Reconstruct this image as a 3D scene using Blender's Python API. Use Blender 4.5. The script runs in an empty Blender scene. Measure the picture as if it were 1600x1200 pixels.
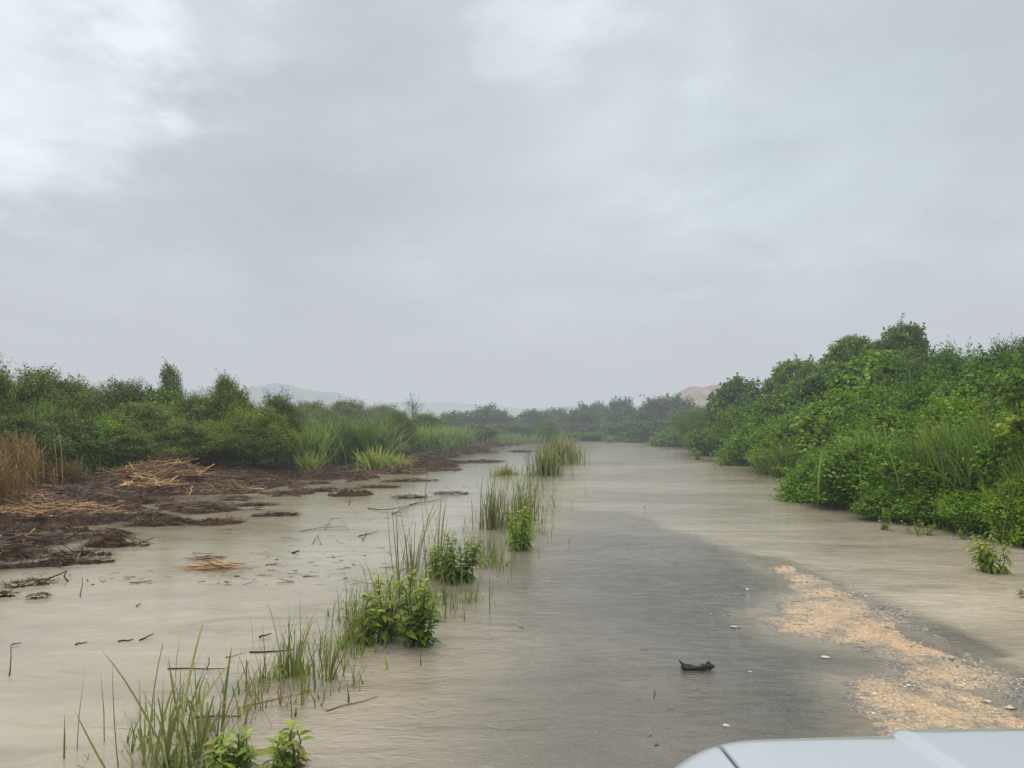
import bpy, math, random
import numpy as np
from mathutils import Vector, Matrix
R = math.radians
D = bpy.data
scene = bpy.context.scene
COL = scene.collection

# ------------------------------------------------------------------ camera
CAM_H = 1.9
F = 1230.0                      # focal length in pixels of the 1600 px wide photograph
PITCH = math.atan(50 / F)
cam_d = D.cameras.new("camera"); cam = D.objects.new("camera", cam_d); COL.objects.link(cam)
cam.location = (0, 0, CAM_H); cam.rotation_euler = (R(90) + PITCH, 0, 0)
cam_d.sensor_width = 36; cam_d.lens = F / 1600 * 36; cam_d.clip_end = 5000; cam_d.clip_start = 0.05
scene.camera = cam
_fw = np.array([0, math.cos(PITCH), math.sin(PITCH)]); _up = np.array([0, -math.sin(PITCH), math.cos(PITCH)])

def ray(px, py):
    d = np.array([(px - 800) / F, 0, 0]) + _fw - (py - 600) / F * _up
    return d / d[1]
def G(px, py, z=0.0):           # pixel -> point on the plane z
    d = ray(px, py); t = (z - CAM_H) / d[2]
    return (d[0] * t, d[1] * t)
def Ztop(py, Y):                # height seen at row py at distance Y
    return CAM_H + ray(800, py)[2] * Y

# ------------------------------------------------------------------ noise (numpy)
def vnoise(x, y, seed=0):
    x = np.asarray(x, float); y = np.asarray(y, float)
    xi = np.floor(x).astype(np.int64); yi = np.floor(y).astype(np.int64)
    xf = x - xi; yf = y - yi
    u = xf * xf * (3 - 2 * xf); v = yf * yf * (3 - 2 * yf)
    def h(a, b):
        n = (a * 374761393 + b * 668265263 + seed * 974711) & 0xffffffff
        n = ((n ^ (n >> 13)) * 1274126177) & 0xffffffff
        n = n ^ (n >> 16)
        return (n & 0xffff) / 65535.0
    return (h(xi, yi) * (1 - u) + h(xi + 1, yi) * u) * (1 - v) + (h(xi, yi + 1) * (1 - u) + h(xi + 1, yi + 1) * u) * v
def fbm(x, y, seed=0, oct=4):
    s = 0; a = 1; t = 0
    for i in range(oct):
        s = s + a * (vnoise(x, y, seed + i * 17) * 2 - 1); t += a
        x = x * 2.03 + 11.3; y = y * 2.03 + 5.7; a *= .5
    return s / t
def sstep(a, b, x):
    t = np.clip((np.asarray(x, float) - a) / (b - a), 0, 1)
    return t * t * (3 - 2 * t)

# ------------------------------------------------------------------ helpers
def tag(o, label=None, cat=None, group=None, kind=None):
    if label: o["label"] = label
    if cat: o["category"] = cat
    if group: o["group"] = group
    if kind: o["kind"] = kind
    return o
def link(name, me, mat=None, parent=None, loc=None):
    o = D.objects.new(name, me); COL.objects.link(o)
    if mat is not None and me is not None and not me.materials: me.materials.append(mat)
    if parent is not None: o.parent = parent
    if loc is not None: o.location = loc
    return o
def empty(name, loc, rz=0.0, s=(1, 1, 1)):
    o = D.objects.new(name, None); COL.objects.link(o)
    o.location = loc; o.rotation_euler = (0, 0, rz); o.scale = s; o.empty_display_size = .2
    return o
def mesh_np(name, V, faces, smooth=False, tint=None):
    me = D.meshes.new(name)
    V = np.asarray(V, float)
    if isinstance(faces, np.ndarray):
        n, k = faces.shape
        me.vertices.add(len(V)); me.vertices.foreach_set("co", V.astype(np.float32).ravel())
        me.loops.add(n * k); me.loops.foreach_set("vertex_index", faces.astype(np.int32).ravel())
        me.polygons.add(n)
        me.polygons.foreach_set("loop_start", np.arange(0, n * k, k, dtype=np.int32))
        me.polygons.foreach_set("loop_total", np.full(n, k, dtype=np.int32))
        me.update(calc_edges=True); me.validate()
    else:
        me.from_pydata(V.tolist(), [], faces); me.update()
    if smooth: me.polygons.foreach_set("use_smooth", [True] * len(me.polygons))
    if tint is not None:
        a = me.attributes.new("tint", "FLOAT_COLOR", "POINT")
        a.data.foreach_set("color", np.asarray(tint, np.float32).ravel())
    return me
class MB:
    """collects polygons (python lists) into one mesh"""
    def __init__(s): s.v = []; s.f = []; s.t = []
    def add(s, vs, fs, t=(0.5, 0.5, 0.5, 1)):
        b = len(s.v); s.v += [tuple(p) for p in vs]; s.f += [[b + i for i in f] for f in fs]; s.t += [t] * len(vs)
    def tube(s, pts, rad, n=6, t=(.5, .5, .5, 1), flat=1.0, jit=0.0, rng=None, cap=True):
        pts = [Vector(p) for p in pts]; vs = []; fs = []
        for i, p in enumerate(pts):
            a = pts[max(i - 1, 0)]; b = pts[min(i + 1, len(pts) - 1)]
            d = (b - a).normalized()
            x = d.cross(Vector((0, 0, 1)))
            if x.length < 1e-3: x = Vector((1, 0, 0))
            x.normalize(); y = d.cross(x).normalized()
            r = rad[i] if hasattr(rad, '__len__') else rad
            for k in range(n):
                a_ = 2 * math.pi * k / n
                rr = r * (1 + (rng.uniform(-jit, jit) if rng else 0))
                vs.append(p + x * math.cos(a_) * rr + y * math.sin(a_) * rr * flat)
        for i in range(len(pts) - 1):
            for k in range(n):
                fs.append([i * n + k, i * n + (k + 1) % n, (i + 1) * n + (k + 1) % n, (i + 1) * n + k])
        if cap:
            fs.append(list(range(n))[::-1]); fs.append([(len(pts) - 1) * n + k for k in range(n)])
        s.add(vs, fs, t)
    def mesh(s, name, smooth=False):
        me = D.meshes.new(name); me.from_pydata(s.v, [], s.f); me.update()
        if smooth: me.polygons.foreach_set("use_smooth", [True] * len(me.polygons))
        a = me.attributes.new("tint", "FLOAT_COLOR", "POINT")
        a.data.foreach_set("color", np.asarray(s.t, np.float32).ravel())
        return me

# ------------------------------------------------------------------ materials
def newmat(name):
    m = D.materials.new(name); m.use_nodes = True
    nt = m.node_tree; nt.nodes.clear()
    out = nt.nodes.new("ShaderNodeOutputMaterial")
    def N(t, **kw):
        n = nt.nodes.new(t)
        for k, v in kw.items():
            if k in ("operation", "blend_type", "data_type", "attribute_name", "noise_dimensions", "feature", "interpolation_type", "sky_type", "sun_disc", "sun_elevation", "sun_rotation"): setattr(n, k, v)
            else: n.inputs[k.replace("_", " ")].default_value = v
        return n
    def L(a, b): nt.links.new(a, b)
    return m, nt, out, N, L
def ramp(nt, fac, stops):
    r = nt.nodes.new("ShaderNodeValToRGB"); nt.links.new(fac, r.inputs[0])
    e = r.color_ramp.elements
    while len(e) < len(stops): e.new(0.5)
    for i, (p, c) in enumerate(stops):
        e[i].position = p; e[i].color = (c[0], c[1], c[2], 1) if hasattr(c, '__len__') else (c, c, c, 1)
    return r
def leafmat(name, dark, mid, light, rough=.5, trans=.34, spec=.14):
    m, nt, out, N, L = newmat(name)
    at = N("ShaderNodeAttribute", attribute_name="tint")
    sep = N("ShaderNodeSeparateColor"); L(at.outputs["Color"], sep.inputs[0])
    oi = N("ShaderNodeObjectInfo")
    add = N("ShaderNodeMath", operation="MULTIPLY_ADD"); L(oi.outputs["Random"], add.inputs[0]); add.inputs[1].default_value = .42; 
    L(sep.outputs[0], add.inputs[2])
    sub = N("ShaderNodeMath", operation="SUBTRACT"); L(add.outputs[0], sub.inputs[0]); sub.inputs[1].default_value = .19
    r = ramp(nt, sub.outputs[0], [(0, dark), (.5, mid), (1, light)])
    # green channel of the tint: brown, dead share
    mx = N("ShaderNodeMix", data_type="RGBA"); L(sep.outputs[1], mx.inputs[0]); L(r.outputs[0], mx.inputs[6])
    mx.inputs[7].default_value = (.22, .15, .06, 1)
    # blue channel: young yellow leaves
    mx2 = N("ShaderNodeMix", data_type="RGBA"); L(sep.outputs[2], mx2.inputs[0]); L(mx.outputs[2], mx2.inputs[6])
    mx2.inputs[7].default_value = (.42, .42, .05, 1)
    bs = N("ShaderNodeBsdfPrincipled", Roughness=rough); L(mx2.outputs[2], bs.inputs["Base Color"])
    bs.inputs["Specular IOR Level"].default_value = spec
    tr = N("ShaderNodeBsdfTranslucent"); L(mx2.outputs[2], tr.inputs[0])
    ms = N("ShaderNodeMixShader", Fac=trans); L(bs.outputs[0], ms.inputs[1]); L(tr.outputs[0], ms.inputs[2])
    L(ms.outputs[0], out.inputs[0])
    return m
def barkmat(name, c1, c2, rough=.75, scale=14):
    m, nt, out, N, L = newmat(name)
    tc = N("ShaderNodeTexCoord"); n = N("ShaderNodeTexNoise", Scale=scale, Detail=5.0); L(tc.outputs["Object"], n.inputs["Vector"])
    r = ramp(nt, n.outputs[0], [(.3, c1), (.7, c2)])
    bs = N("ShaderNodeBsdfPrincipled", Roughness=rough); L(r.outputs[0], bs.inputs["Base Color"])
    b = N("ShaderNodeBump", Strength=.5, Distance=.01); L(n.outputs[0], b.inputs["Height"]); L(b.outputs[0], bs.inputs["Normal"])
    L(bs.outputs[0], out.inputs[0]); return m
def tintmat(name, stops, rough=.6, spec=.3):
    m, nt, out, N, L = newmat(name)
    at = N("ShaderNodeAttribute", attribute_name="tint")
    sep = N("ShaderNodeSeparateColor"); L(at.outputs["Color"], sep.inputs[0])
    r = ramp(nt, sep.outputs[0], stops)
    bs = N("ShaderNodeBsdfPrincipled", Roughness=rough); L(r.outputs[0], bs.inputs["Base Color"])
    bs.inputs["Specular IOR Level"].default_value = spec
    L(bs.outputs[0], out.inputs[0]); return m

M = {}
M['vine'] = leafmat("vine_leaves", (.034, .082, .003), (.105, .205, .008), (.22, .35, .02))
M['fine'] = leafmat("fine_leaves", (.030, .058, .004), (.125, .185, .014), (.31, .37, .045))
M['herb'] = leafmat("herb_leaves", (.046, .11, .003), (.135, .26, .006), (.27, .41, .018), trans=.34)
M['far'] = leafmat("far_leaves", (.026, .060, .012), (.075, .14, .022), (.15, .23, .045))
M['cane'] = leafmat("cane_blades", (.05, .11, .014), (.15, .26, .035), (.32, .44, .10), rough=.5, trans=.3)
M['reed'] = leafmat("reed_blades", (.10, .125, .03), (.19, .215, .055), (.33, .34, .11), rough=.5, trans=.3)
M['basil'] = leafmat("broad_leaves", (.045, .095, .010), (.145, .225, .022), (.34, .40, .05), rough=.4, trans=.3)
M['bark'] = barkmat("wet_bark", (.035, .024, .016), (.09, .065, .045))
M['stem'] = barkmat("green_stem", (.08, .10, .03), (.13, .12, .05))
M['wood'] = barkmat("soaked_wood", (.006, .005, .004), (.028, .021, .016), rough=.5, scale=30)
M['straw'] = tintmat("wet_straw", [(0, (.022, .014, .008)), (.35, (.075, .043, .022)), (.65, (.27, .14, .055)), (1, (.62, .38, .15))], rough=.6, spec=.15)

# ------------------------------------------------------------------ foliage builders
def unit(v): return v / np.maximum(np.linalg.norm(v, axis=-1, keepdims=True), 1e-9)
LEAF = {
 'kite': (np.array([[0, 0, 0], [-.34, .45, .10], [0, 1, -.08], [.34, .45, .10], [0, .5, 0]]), [[0, 4, 1], [4, 2, 1], [0, 3, 4], [4, 3, 2]]),
 'heart': (np.array([[0, 0, 0], [-.45, .18, .10], [-.42, .62, .06], [0, 1, -.12], [.42, .62, .06], [.45, .18, .10]]), [[0, 3, 2], [0, 2, 1], [0, 5, 4], [0, 4, 3]]),
 'blade': (np.array([[0, 0, 0], [-.2, .4, .05], [0, 1, -.15], [.2, .4, .05]]), [[0, 2, 1], [0, 3, 2]]),
 'spray': (np.array([[0, 0, 0], [-.16, .35, .04], [0, 1, -.1], [.16, .35, .04]]), [[0, 2, 1], [0, 3, 2]]),
 'lance': (np.array([[0, 0, 0], [-.17, .25, .06], [-.19, .5, .06], [0, 1, -.22], [.19, .5, .06], [.17, .25, .06], [0, .3, .0], [0, .62, -.03]]),
           [[0, 6, 1], [1, 6, 2], [6, 7, 2], [7, 3, 2], [0, 5, 6], [5, 4, 6], [6, 4, 7], [7, 4, 3]]),
}
def leaves_np(P, dirs, nrm, size, shape):
    """P base points, dirs leaf axis, nrm leaf normal, size per leaf"""
    T, fs = LEAF[shape]
    y = unit(dirs); x = unit(np.cross(y, nrm)); z = np.cross(x, y)
    n = len(P); k = len(T)
    V = P[:, None, :] + size[:, None, None] * (T[None, :, 0:1] * x[:, None, :] + T[None, :, 1:2] * y[:, None, :] + T[None, :, 2:3] * z[:, None, :])
    Fc = (np.array(fs)[None] + (np.arange(n) * k)[:, None, None]).reshape(-1, 3)
    return V.reshape(-1, 3), Fc, k
def crown_mesh(name, seed, lumps, n, size, shape, per=26, spread=.16, sprigs=14, spriglen=.6, hang=.35, up=.5, bottom=-.35, yellow=.01, brown=.02, fill=.35, rough=.22):
    rg = np.random.default_rng(seed)
    Lm = np.array(lumps, float); C = Lm[:, :3]; Rr = Lm[:, 3:6]
    area = (Rr[:, 0] * Rr[:, 1] + Rr[:, 0] * Rr[:, 2] + Rr[:, 1] * Rr[:, 2]); area /= area.sum()
    nc = n // per
    cc = []; co = []
    while sum(len(a) for a in cc) < nc:
        i = rg.choice(len(Lm), nc * 2, p=area)
        d = unit(rg.normal(size=(nc * 2, 3)))
        rr = 1 + rough * np.sin(d[:, 0] * 7 + i * 3 + seed) * np.sin(d[:, 1] * 6 + i) + rg.normal(0, .05, nc * 2)
        rr = rr * np.where(rg.random(nc * 2) < fill, rg.uniform(.55, 1, nc * 2), 1)
        p = C[i] + Rr[i] * d * rr[:, None]
        ok = (d[:, 2] > bottom) & (p[:, 2] > 0.04)
        for j in range(len(Lm)):                      # not deep inside another lump
            q = (p - C[j]) / Rr[j]
            ok &= ~((np.linalg.norm(q, axis=1) < .72) & (i != j))
        cc.append(p[ok]); co.append(unit(d[ok] / Rr[i][ok]))
    cc = np.concatenate(cc)[:nc]; co = np.concatenate(co)[:nc]
    ctint = np.clip(rg.normal(.45, .26, nc), 0, 1)
    csz = rg.uniform(.8, 1.2, nc)
    idx = np.repeat(np.arange(nc), per); m = len(idx)
    P = cc[idx] + np.clip(rg.normal(0, 1, (m, 3)), -1.7, 1.7) * spread * np.array([1, 1, .7])
    o = co[idx]
    nr = unit(o * .8 + np.array([0, 0, up]) + rg.normal(0, .45, (m, 3)))
    dr = unit(rg.normal(0, .6, (m, 3)) + o * .5 + np.array([0, 0, -hang]))
    dr = unit(dr - nr * (dr * nr).sum(1)[:, None] * .7)
    tint = np.clip(ctint[idx] + rg.normal(0, .16, m), 0, 1)
    sz = size * csz[idx] * rg.uniform(.6, 1.3, m)
    # sprigs that break the outline
    tops = cc[(co[:, 2] > .15)]; topo = co[(co[:, 2] > .15)]
    if sprigs and len(tops):
        w = np.clip(tops[:, 2], .01, None) ** 2; w /= w.sum()
        ks = rg.choice(len(tops), sprigs, p=w)
        for k in ks:
            ln = spriglen * rg.uniform(.4, 1.2); d0 = unit(topo[k] * .6 + np.array([0, 0, .9]) + rg.normal(0, .35, 3)); bend = rg.normal(0, .5, 3) * np.array([1, 1, .1])
            q = int(14 * ln / .5) + 6
            t = rg.random(q) ** .8
            pts = tops[k] + d0 * (t * ln)[:, None] + bend * (t * t * ln * .6)[:, None] + rg.normal(0, size * .35, (q, 3))
            P = np.concatenate([P, pts]); nr = np.concatenate([nr, unit(np.array([0, 0, 1]) + rg.normal(0, .6, (q, 3)))])
            dr = np.concatenate([dr, unit(rg.normal(0, .8, (q, 3)) + d0 * .6)]); tint = np.concatenate([tint, np.clip(rg.normal(.5, .15, q), 0, 1)])
            sz = np.concatenate([sz, size * rg.uniform(.6, 1.1, q)])
    m = len(P)
    V, Fc, k = leaves_np(P, dr, nr, sz, shape)
    T = np.zeros((m, 4)); T[:, 0] = tint; T[:, 1] = (rg.random(m) < brown) * rg.uniform(.5, 1, m); T[:, 2] = (rg.random(m) < yellow) * rg.uniform(.4, .9, m); T[:, 3] = 1
    T = np.repeat(T, k, axis=0)
    V[:, 2] = np.maximum(V[:, 2], -.02)
    return mesh_np(name, V, Fc, tint=T)
def trunk_mesh(name, seed, h, spread_, n=5, r=.05, tips=None):
    rg = random.Random(seed); b = MB()
    for i in range(n):
        a = rg.uniform(0, 6.28); s = rg.uniform(.15, 1) * spread_
        p = [(rg.uniform(-.12, .12), rg.uniform(-.12, .12), -.3)]
        q = 5
        for j in range(1, q + 1):
            t = j / q
            p.append((math.cos(a) * s * t ** 1.4 + rg.uniform(-.05, .05), math.sin(a) * s * t ** 1.4 + rg.uniform(-.05, .05), h * t * rg.uniform(.92, 1.0)))
        b.tube(p, [r * (1 - .8 * j / q) for j in range(q + 1)], n=6)
        for j in (2, 3, 4):
            a2 = a + rg.uniform(-1.4, 1.4); l = rg.uniform(.25, .5) * h * .6
            s0 = Vector(p[j]); b.tube([s0, s0 + Vector((math.cos(a2) * l * .5, math.sin(a2) * l * .5, l * .4)), s0 + Vector((math.cos(a2) * l, math.sin(a2) * l, l * .9))], [r * .45, r * .3, r * .12], n=5)
    return b.mesh(name, smooth=True)
def blades_mesh(name, seed, n, h, w, rad, lean=.25, curve=.5, wind=(0, 0), broken=.08, dead=.12, segs=6, minh=.5, yellow=0.0, tintm=.5):
    rg = np.random.default_rng(seed)
    a = rg.uniform(0, 2 * np.pi, n); r0 = rad * np.abs(rg.normal(0, .6, n))
    base = np.stack([np.cos(a) * r0, np.sin(a) * r0, np.full(n, -.12)], 1)
    az = a + rg.normal(0, .9, n)
    ln = h * rg.uniform(minh, 1.05, n)
    le = np.abs(rg.normal(0, lean, n)); cv = np.abs(rg.normal(curve, curve * .5, n))
    ts = np.linspace(0, 1, segs + 1)
    rows = []; pos = base.copy(); d = np.stack([np.sin(az) , np.cos(az), np.zeros(n)], 1)
    bk = np.where(rg.random(n) < broken, rg.integers(2, segs, n), 99); bkang = rg.uniform(1.0, 2.2, n)
    W = w * rg.uniform(.6, 1.25, n)
    side = np.stack([np.cos(az + rg.normal(0, .8, n)), -np.sin(az), np.zeros(n)], 1); side = unit(side)
    for s in range(segs + 1):
        t = ts[s]
        ww = W * (np.sqrt(max(1 - t ** 2.2, 0)) * (.6 + .4 * min(1, t * 5)) + .02)
        rows.append(np.stack([pos - side * ww[:, None] / 2, pos + side * ww[:, None] / 2], 1))
        ang = le + cv * t ** 1.6 + np.where(s >= bk, bkang, 0)
        step = np.stack([d[:, 0] * np.sin(ang), d[:, 1] * np.sin(ang), np.cos(ang)], 1)
        step = step + np.array([wind[0], wind[1], 0]) * (t ** 1.2)
        pos = pos + unit(step) * (ln / segs)[:, None]
    V = np.stack(rows, 1)                            # n, segs+1, 2, 3
    k = (segs + 1) * 2
    q = []
    for s in range(segs): q.append([s * 2, s * 2 + 1, s * 2 + 3, s * 2 + 2])
    Fc = (np.array(q)[None] + (np.arange(n) * k)[:, None, None]).reshape(-1, 4)
    T = np.zeros((n, segs + 1, 2, 4)); T[..., 0] = np.clip(rg.normal(tintm, .2, n), 0, 1)[:, None, None] + (ts[None, :, None] - .5) * .2
    dd = (rg.random(n) < dead)
    T[..., 1] = np.clip(dd[:, None, None] * .8 + (1 - ts[None, :, None]) ** 3 * .35 + np.where(ts > .9, .3, 0)[None, :, None], 0, 1)
    T[..., 2] = (rg.random(n) < yellow)[:, None, None] * .7; T[..., 3] = 1
    return mesh_np(name, V.reshape(-1, 3), Fc, smooth=True, tint=np.clip(T, 0, 1).reshape(-1, 4))

def herb_parts(seed, h, rad, stems, leaf, pairs=7, droop=.25, yellowtop=.25, brown=.03):
    """upright leafy plant: stems (one mesh) and leaves (one mesh)"""
    rg = np.random.default_rng(seed); rr = random.Random(seed); b = MB()
    P = []; Dr = []; Nr = []; S = []; T = []
    for s in range(stems):
        a = rr.uniform(0, 6.28); base = np.array([math.cos(a) * rad * .35 * rr.random(), math.sin(a) * rad * .35 * rr.random(), -.15])
        out = rr.uniform(.2, 1) * rad; hh = h * rr.uniform(.6, 1.05) * (1 - .25 * out / rad)
        tip = np.array([math.cos(a) * out, math.sin(a) * out, hh])
        pts = []
        for j in range(7):
            t = j / 6; p = base * (1 - t) + tip * t; p[2] = base[2] + (hh - base[2]) * (t ** .8); p[:2] += rg.normal(0, .012, 2); pts.append(p)
        b.tube(pts, [.008 * (1 - .7 * j / 6) + .001 for j in range(7)], n=5)
        for j in range(pairs * 2):
            t = .22 + .78 * (j / (pairs * 2 - 1)); k = min(int(t * 6), 5); u = t * 6 - k
            p = np.array(pts[k]) * (1 - u) + np.array(pts[k + 1]) * u
            if p[2] < .02: continue
            az = j * 2.4 + rr.uniform(-.4, .4)
            el = .5 * t - droop + rr.uniform(-.3, .3)
            for side in (0, math.pi):
                dv = np.array([math.cos(az + side) * math.cos(el), math.sin(az + side) * math.cos(el), math.sin(el)])
                P.append(p); Dr.append(dv); Nr.append(np.array([-dv[0] * dv[2], -dv[1] * dv[2], 1.0]) + rg.normal(0, .3, 3))
                S.append(leaf * (1.15 - .55 * t) * rr.uniform(.7, 1.2))
                T.append((min(1, max(0, .25 + .5 * t + rg.normal(0, .15))), (rr.random() < brown) * .8 + (.35 if t < .35 and rr.random() < .25 else 0), yellowtop * max(0, t - .6) * 2 * rr.random(), 1))
    V, Fc, k = leaves_np(np.array(P), unit(np.array(Dr)), unit(np.array(Nr)), np.array(S), 'lance')
    return b.mesh("stem_mesh", True), mesh_np("leaves_mesh", V, Fc, smooth=False, tint=np.repeat(np.array(T), k, axis=0))

# ------------------------------------------------------------------ ground, road, water
ROAD0, ROADK = -2.3, 0.125
def road_u(x, y): return x - (ROAD0 + ROADK * y)
_BL = np.array([(-60, -9), (-20, -8.6), (5, -7.8), (10.2, -6.9), (12.3, -6.8), (19.5, -6.0), (26, -4.2), (35, -2.3), (45, -.5), (58, 1.2), (64, 2.5), (3000, 2.5)])
_BR = np.array([(-60, 7.6), (-20, 7.6), (5, 7.7), (11.4, 7.5), (15, 7.0), (18, 6.9), (22, 8), (26, 9.6), (33, 10.2), (39, 10.4), (50, 9.5), (56, 8.5), (61, 5.0), (64, 3), (3000, 3)])
def BL(y): return np.interp(y, _BL[:, 0], _BL[:, 1])
def BR(y): return np.interp(y, _BR[:, 0], _BR[:, 1])
def height(x, y):
    x = np.asarray(x, float); y = np.asarray(y, float)
    dl = BL(y) - x; dr = x - BR(y); de = y - 62
    streak = fbm((x + .3 * y) * .45, (y - .1 * x) * .9, 3, 4)
    dl2 = dl + streak * (2.0 + .035 * np.clip(y, 0, 60)) + .75 * fbm(x * 1.7, y * 1.9, 9, 3)
    # left bank: a low shelf of mud and wrack, then the vegetated ground
    hl = np.where(dl2 < 0, np.maximum(dl2 * .25, -.45), np.minimum(.13 * dl2, .1 + .035 * dl2))
    pools = sstep(.50, .68, vnoise((x + .25 * y) * .62, (y - .25 * x) * 1.5, 14) * .7 + .3 * vnoise(x * 2.3, y * 3.1, 15))
    hl = hl - .2 * pools * sstep(4.2, 2.0, dl2) * sstep(-.5, .2, dl2)
    hl = np.minimum(hl, .5) + np.where(dl2 > -.1, .05 * fbm(x * 3.1, y * 3.1, 21, 3), 0)
    for gx, gy, gh, gr in ((-10.3, 23.0, .45, 1.3), (-8.2, 23, .25, 1.0), (-12.5, 18.8, .25, 1.2), (-3.5, 31, .15, 1.5)):
        hl = hl + gh * np.exp(-((x - gx) ** 2 + (y - gy) ** 2) / gr ** 2) * (1 + .5 * fbm(x * 2.5, y * 2.5, 5, 3))
    hr = np.where(dr < 0, np.maximum(dr * .22, -.45), np.minimum(dr * .25, .35)) + .04 * fbm(x * 1.5, y * 1.5, 31, 2)
    he = np.clip(de * .15, -.45, .4)
    h = np.maximum(np.maximum(hl, hr), he)
    u = road_u(x, y)                                    # the embankment that carries the road
    plat = -.035 - .06 * sstep(1.6, -.3, u) - .07 * sstep(9, 17, y) - .1 * sstep(20, 40, y) - .05 * sstep(4.6, 5.4, u)
    emb = plat - .045 - .35 * sstep(0, 1.6, -u - .1) - .25 * sstep(5.0, 7.2, u)
    inside = sstep(-2.2, -.4, u) * sstep(8.0, 6.2, u) * sstep(62, 58, y)
    return h * (1 - inside) + np.maximum(emb, -.45) * inside + 0
def road_z(x, y):
    u = road_u(x, y)
    return -.022 - .075 * sstep(2.3, -.1, u) + .012 * sstep(2, 3.6, u) * sstep(14, 8, y) - .06 * sstep(9.5, 17, y) - .1 * sstep(20, 40, y) - .02 * sstep(4.6, 5.2, u)

# gravel bar polygons (in the photograph the pale sediment beside the asphalt)
def poly_w(pts): return np.array([G(*p) for p in pts])
POLY_A = poly_w([(1168, 868), (1215, 872), (1290, 900), (1325, 932), (1385, 962), (1450, 1000), (1530, 1035), (1560, 1062), (1550, 1080), (1480, 1072), (1440, 1062), (1400, 1035), (1345, 1012), (1290, 998), (1225, 985), (1203, 966), (1225, 950), (1240, 925), (1222, 900)])
POLY_B = poly_w([(1342, 1068), (1420, 1062), (1500, 1082), (1560, 1102), (1600, 1122), (1690, 1165), (1800, 1250), (1900, 1400), (1560, 1400), (1440, 1260), (1395, 1180), (1372, 1130), (1352, 1100)])
POLY_C = poly_w([(1300, 900), (1340, 915), (1420, 950), (1500, 1000), (1570, 1035), (1640, 1070), (1760, 1140), (1690, 1160), (1600, 1118), (1540, 1075), (1500, 1040), (1440, 1000), (1380, 965), (1330, 935)])
def sdf(P, x, y):
    x = np.asarray(x, float); y = np.asarray(y, float)
    d = np.full(x.shape, 1e9); ins = np.zeros(x.shape, bool)
    n = len(P)
    for i in range(n):
        ax, ay = P[i]; bx, by = P[(i + 1) % n]
        ex, ey = bx - ax, by - ay
        t = np.clip(((x - ax) * ex + (y - ay) * ey) / (ex * ex + ey * ey), 0, 1)
        d = np.minimum(d, np.hypot(x - ax - t * ex, y - ay - t * ey))
        c = ((ay > y) != (by > y)) & (x < (bx - ax) * (y - ay) / (by - ay + 1e-12) + ax)
        ins ^= c
    return np.where(ins, d, -d)
def gravel(x, y):
    a = np.maximum(sdf(POLY_A, x, y), sdf(POLY_B, x, y)); c = sdf(POLY_C, x, y)
    nz = .16 * fbm(x * 3.2, y * 1.6, 41, 4)
    return a + nz * .8, c + nz

def grid(xs, ys, fz, name):
    X, Y = np.meshgrid(xs, ys)
    Z = fz(X, Y)
    V = np.stack([X, Y, Z], -1).reshape(-1, 3)
    nx, ny = len(xs), len(ys)
    i = (np.arange(ny - 1)[:, None] * nx + np.arange(nx - 1)[None]).reshape(-1)
    Fc = np.stack([i, i + 1, i + nx + 1, i + nx], 1)
    return mesh_np(name, V, Fc, smooth=True), X, Y
def attr(me, name, arr):
    a = me.attributes.new(name, "FLOAT", "POINT"); a.data.foreach_set("value", np.asarray(arr, np.float32).ravel())

xs = np.concatenate([[-2500, -1200, -600, -300, -160, -100, -70, -55, -45, -38, -32, -27], np.arange(-24, 13, .13), np.arange(13, 24, .5), [26, 30, 36, 45, 60, 80, 120, 200, 400, 900, 2500]])
ys = np.concatenate([[-400, -200, -100, -60, -40, -25, -15, -8], np.arange(-4, 3, .5), 3 * np.exp(np.arange(0, 3.1, .0095)), np.arange(67, 120, 3), [130, 160, 220, 320, 480, 700, 1000, 1600, 2600]])
gm, X, Y = grid(xs, ys, height, "ground_mesh")
def ground_material():
    m, nt, out, N, L = newmat("mud_and_soil")
    g = N("ShaderNodeNewGeometry")
    n1 = N("ShaderNodeTexNoise", Scale=1.3, Detail=6.0, Roughness=.65); L(g.outputs["Position"], n1.inputs["Vector"])
    n2 = N("ShaderNodeTexNoise", Scale=22.0, Detail=5.0, Roughness=.7); L(g.outputs["Position"], n2.inputs["Vector"])
    r1 = ramp(nt, n1.outputs[0], [(.3, (.034, .019, .010)), (.52, (.068, .038, .019)), (.7, (.13, .066, .028))])
    r2 = ramp(nt, n2.outputs[0], [(.3, .45), (.7, 1.5)])
    mx = N("ShaderNodeMix", data_type="RGBA", blend_type="MULTIPLY"); mx.inputs[0].default_value = 1
    L(r1.outputs[0], mx.inputs[6]); L(r2.outputs[0], mx.inputs[7])
    bs = N("ShaderNodeBsdfPrincipled", Roughness=.75); bs.inputs["Specular IOR Level"].default_value = .1; L(mx.outputs[2], bs.inputs["Base Color"])
    b = N("ShaderNodeBump", Strength=.9, Distance=.05); L(n2.outputs[0], b.inputs["Height"]); L(b.outputs[0], bs.inputs["Normal"])
    L(bs.outputs[0], out.inputs[0]); return m
tag(link("ground", gm, ground_material()), kind="structure")

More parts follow.
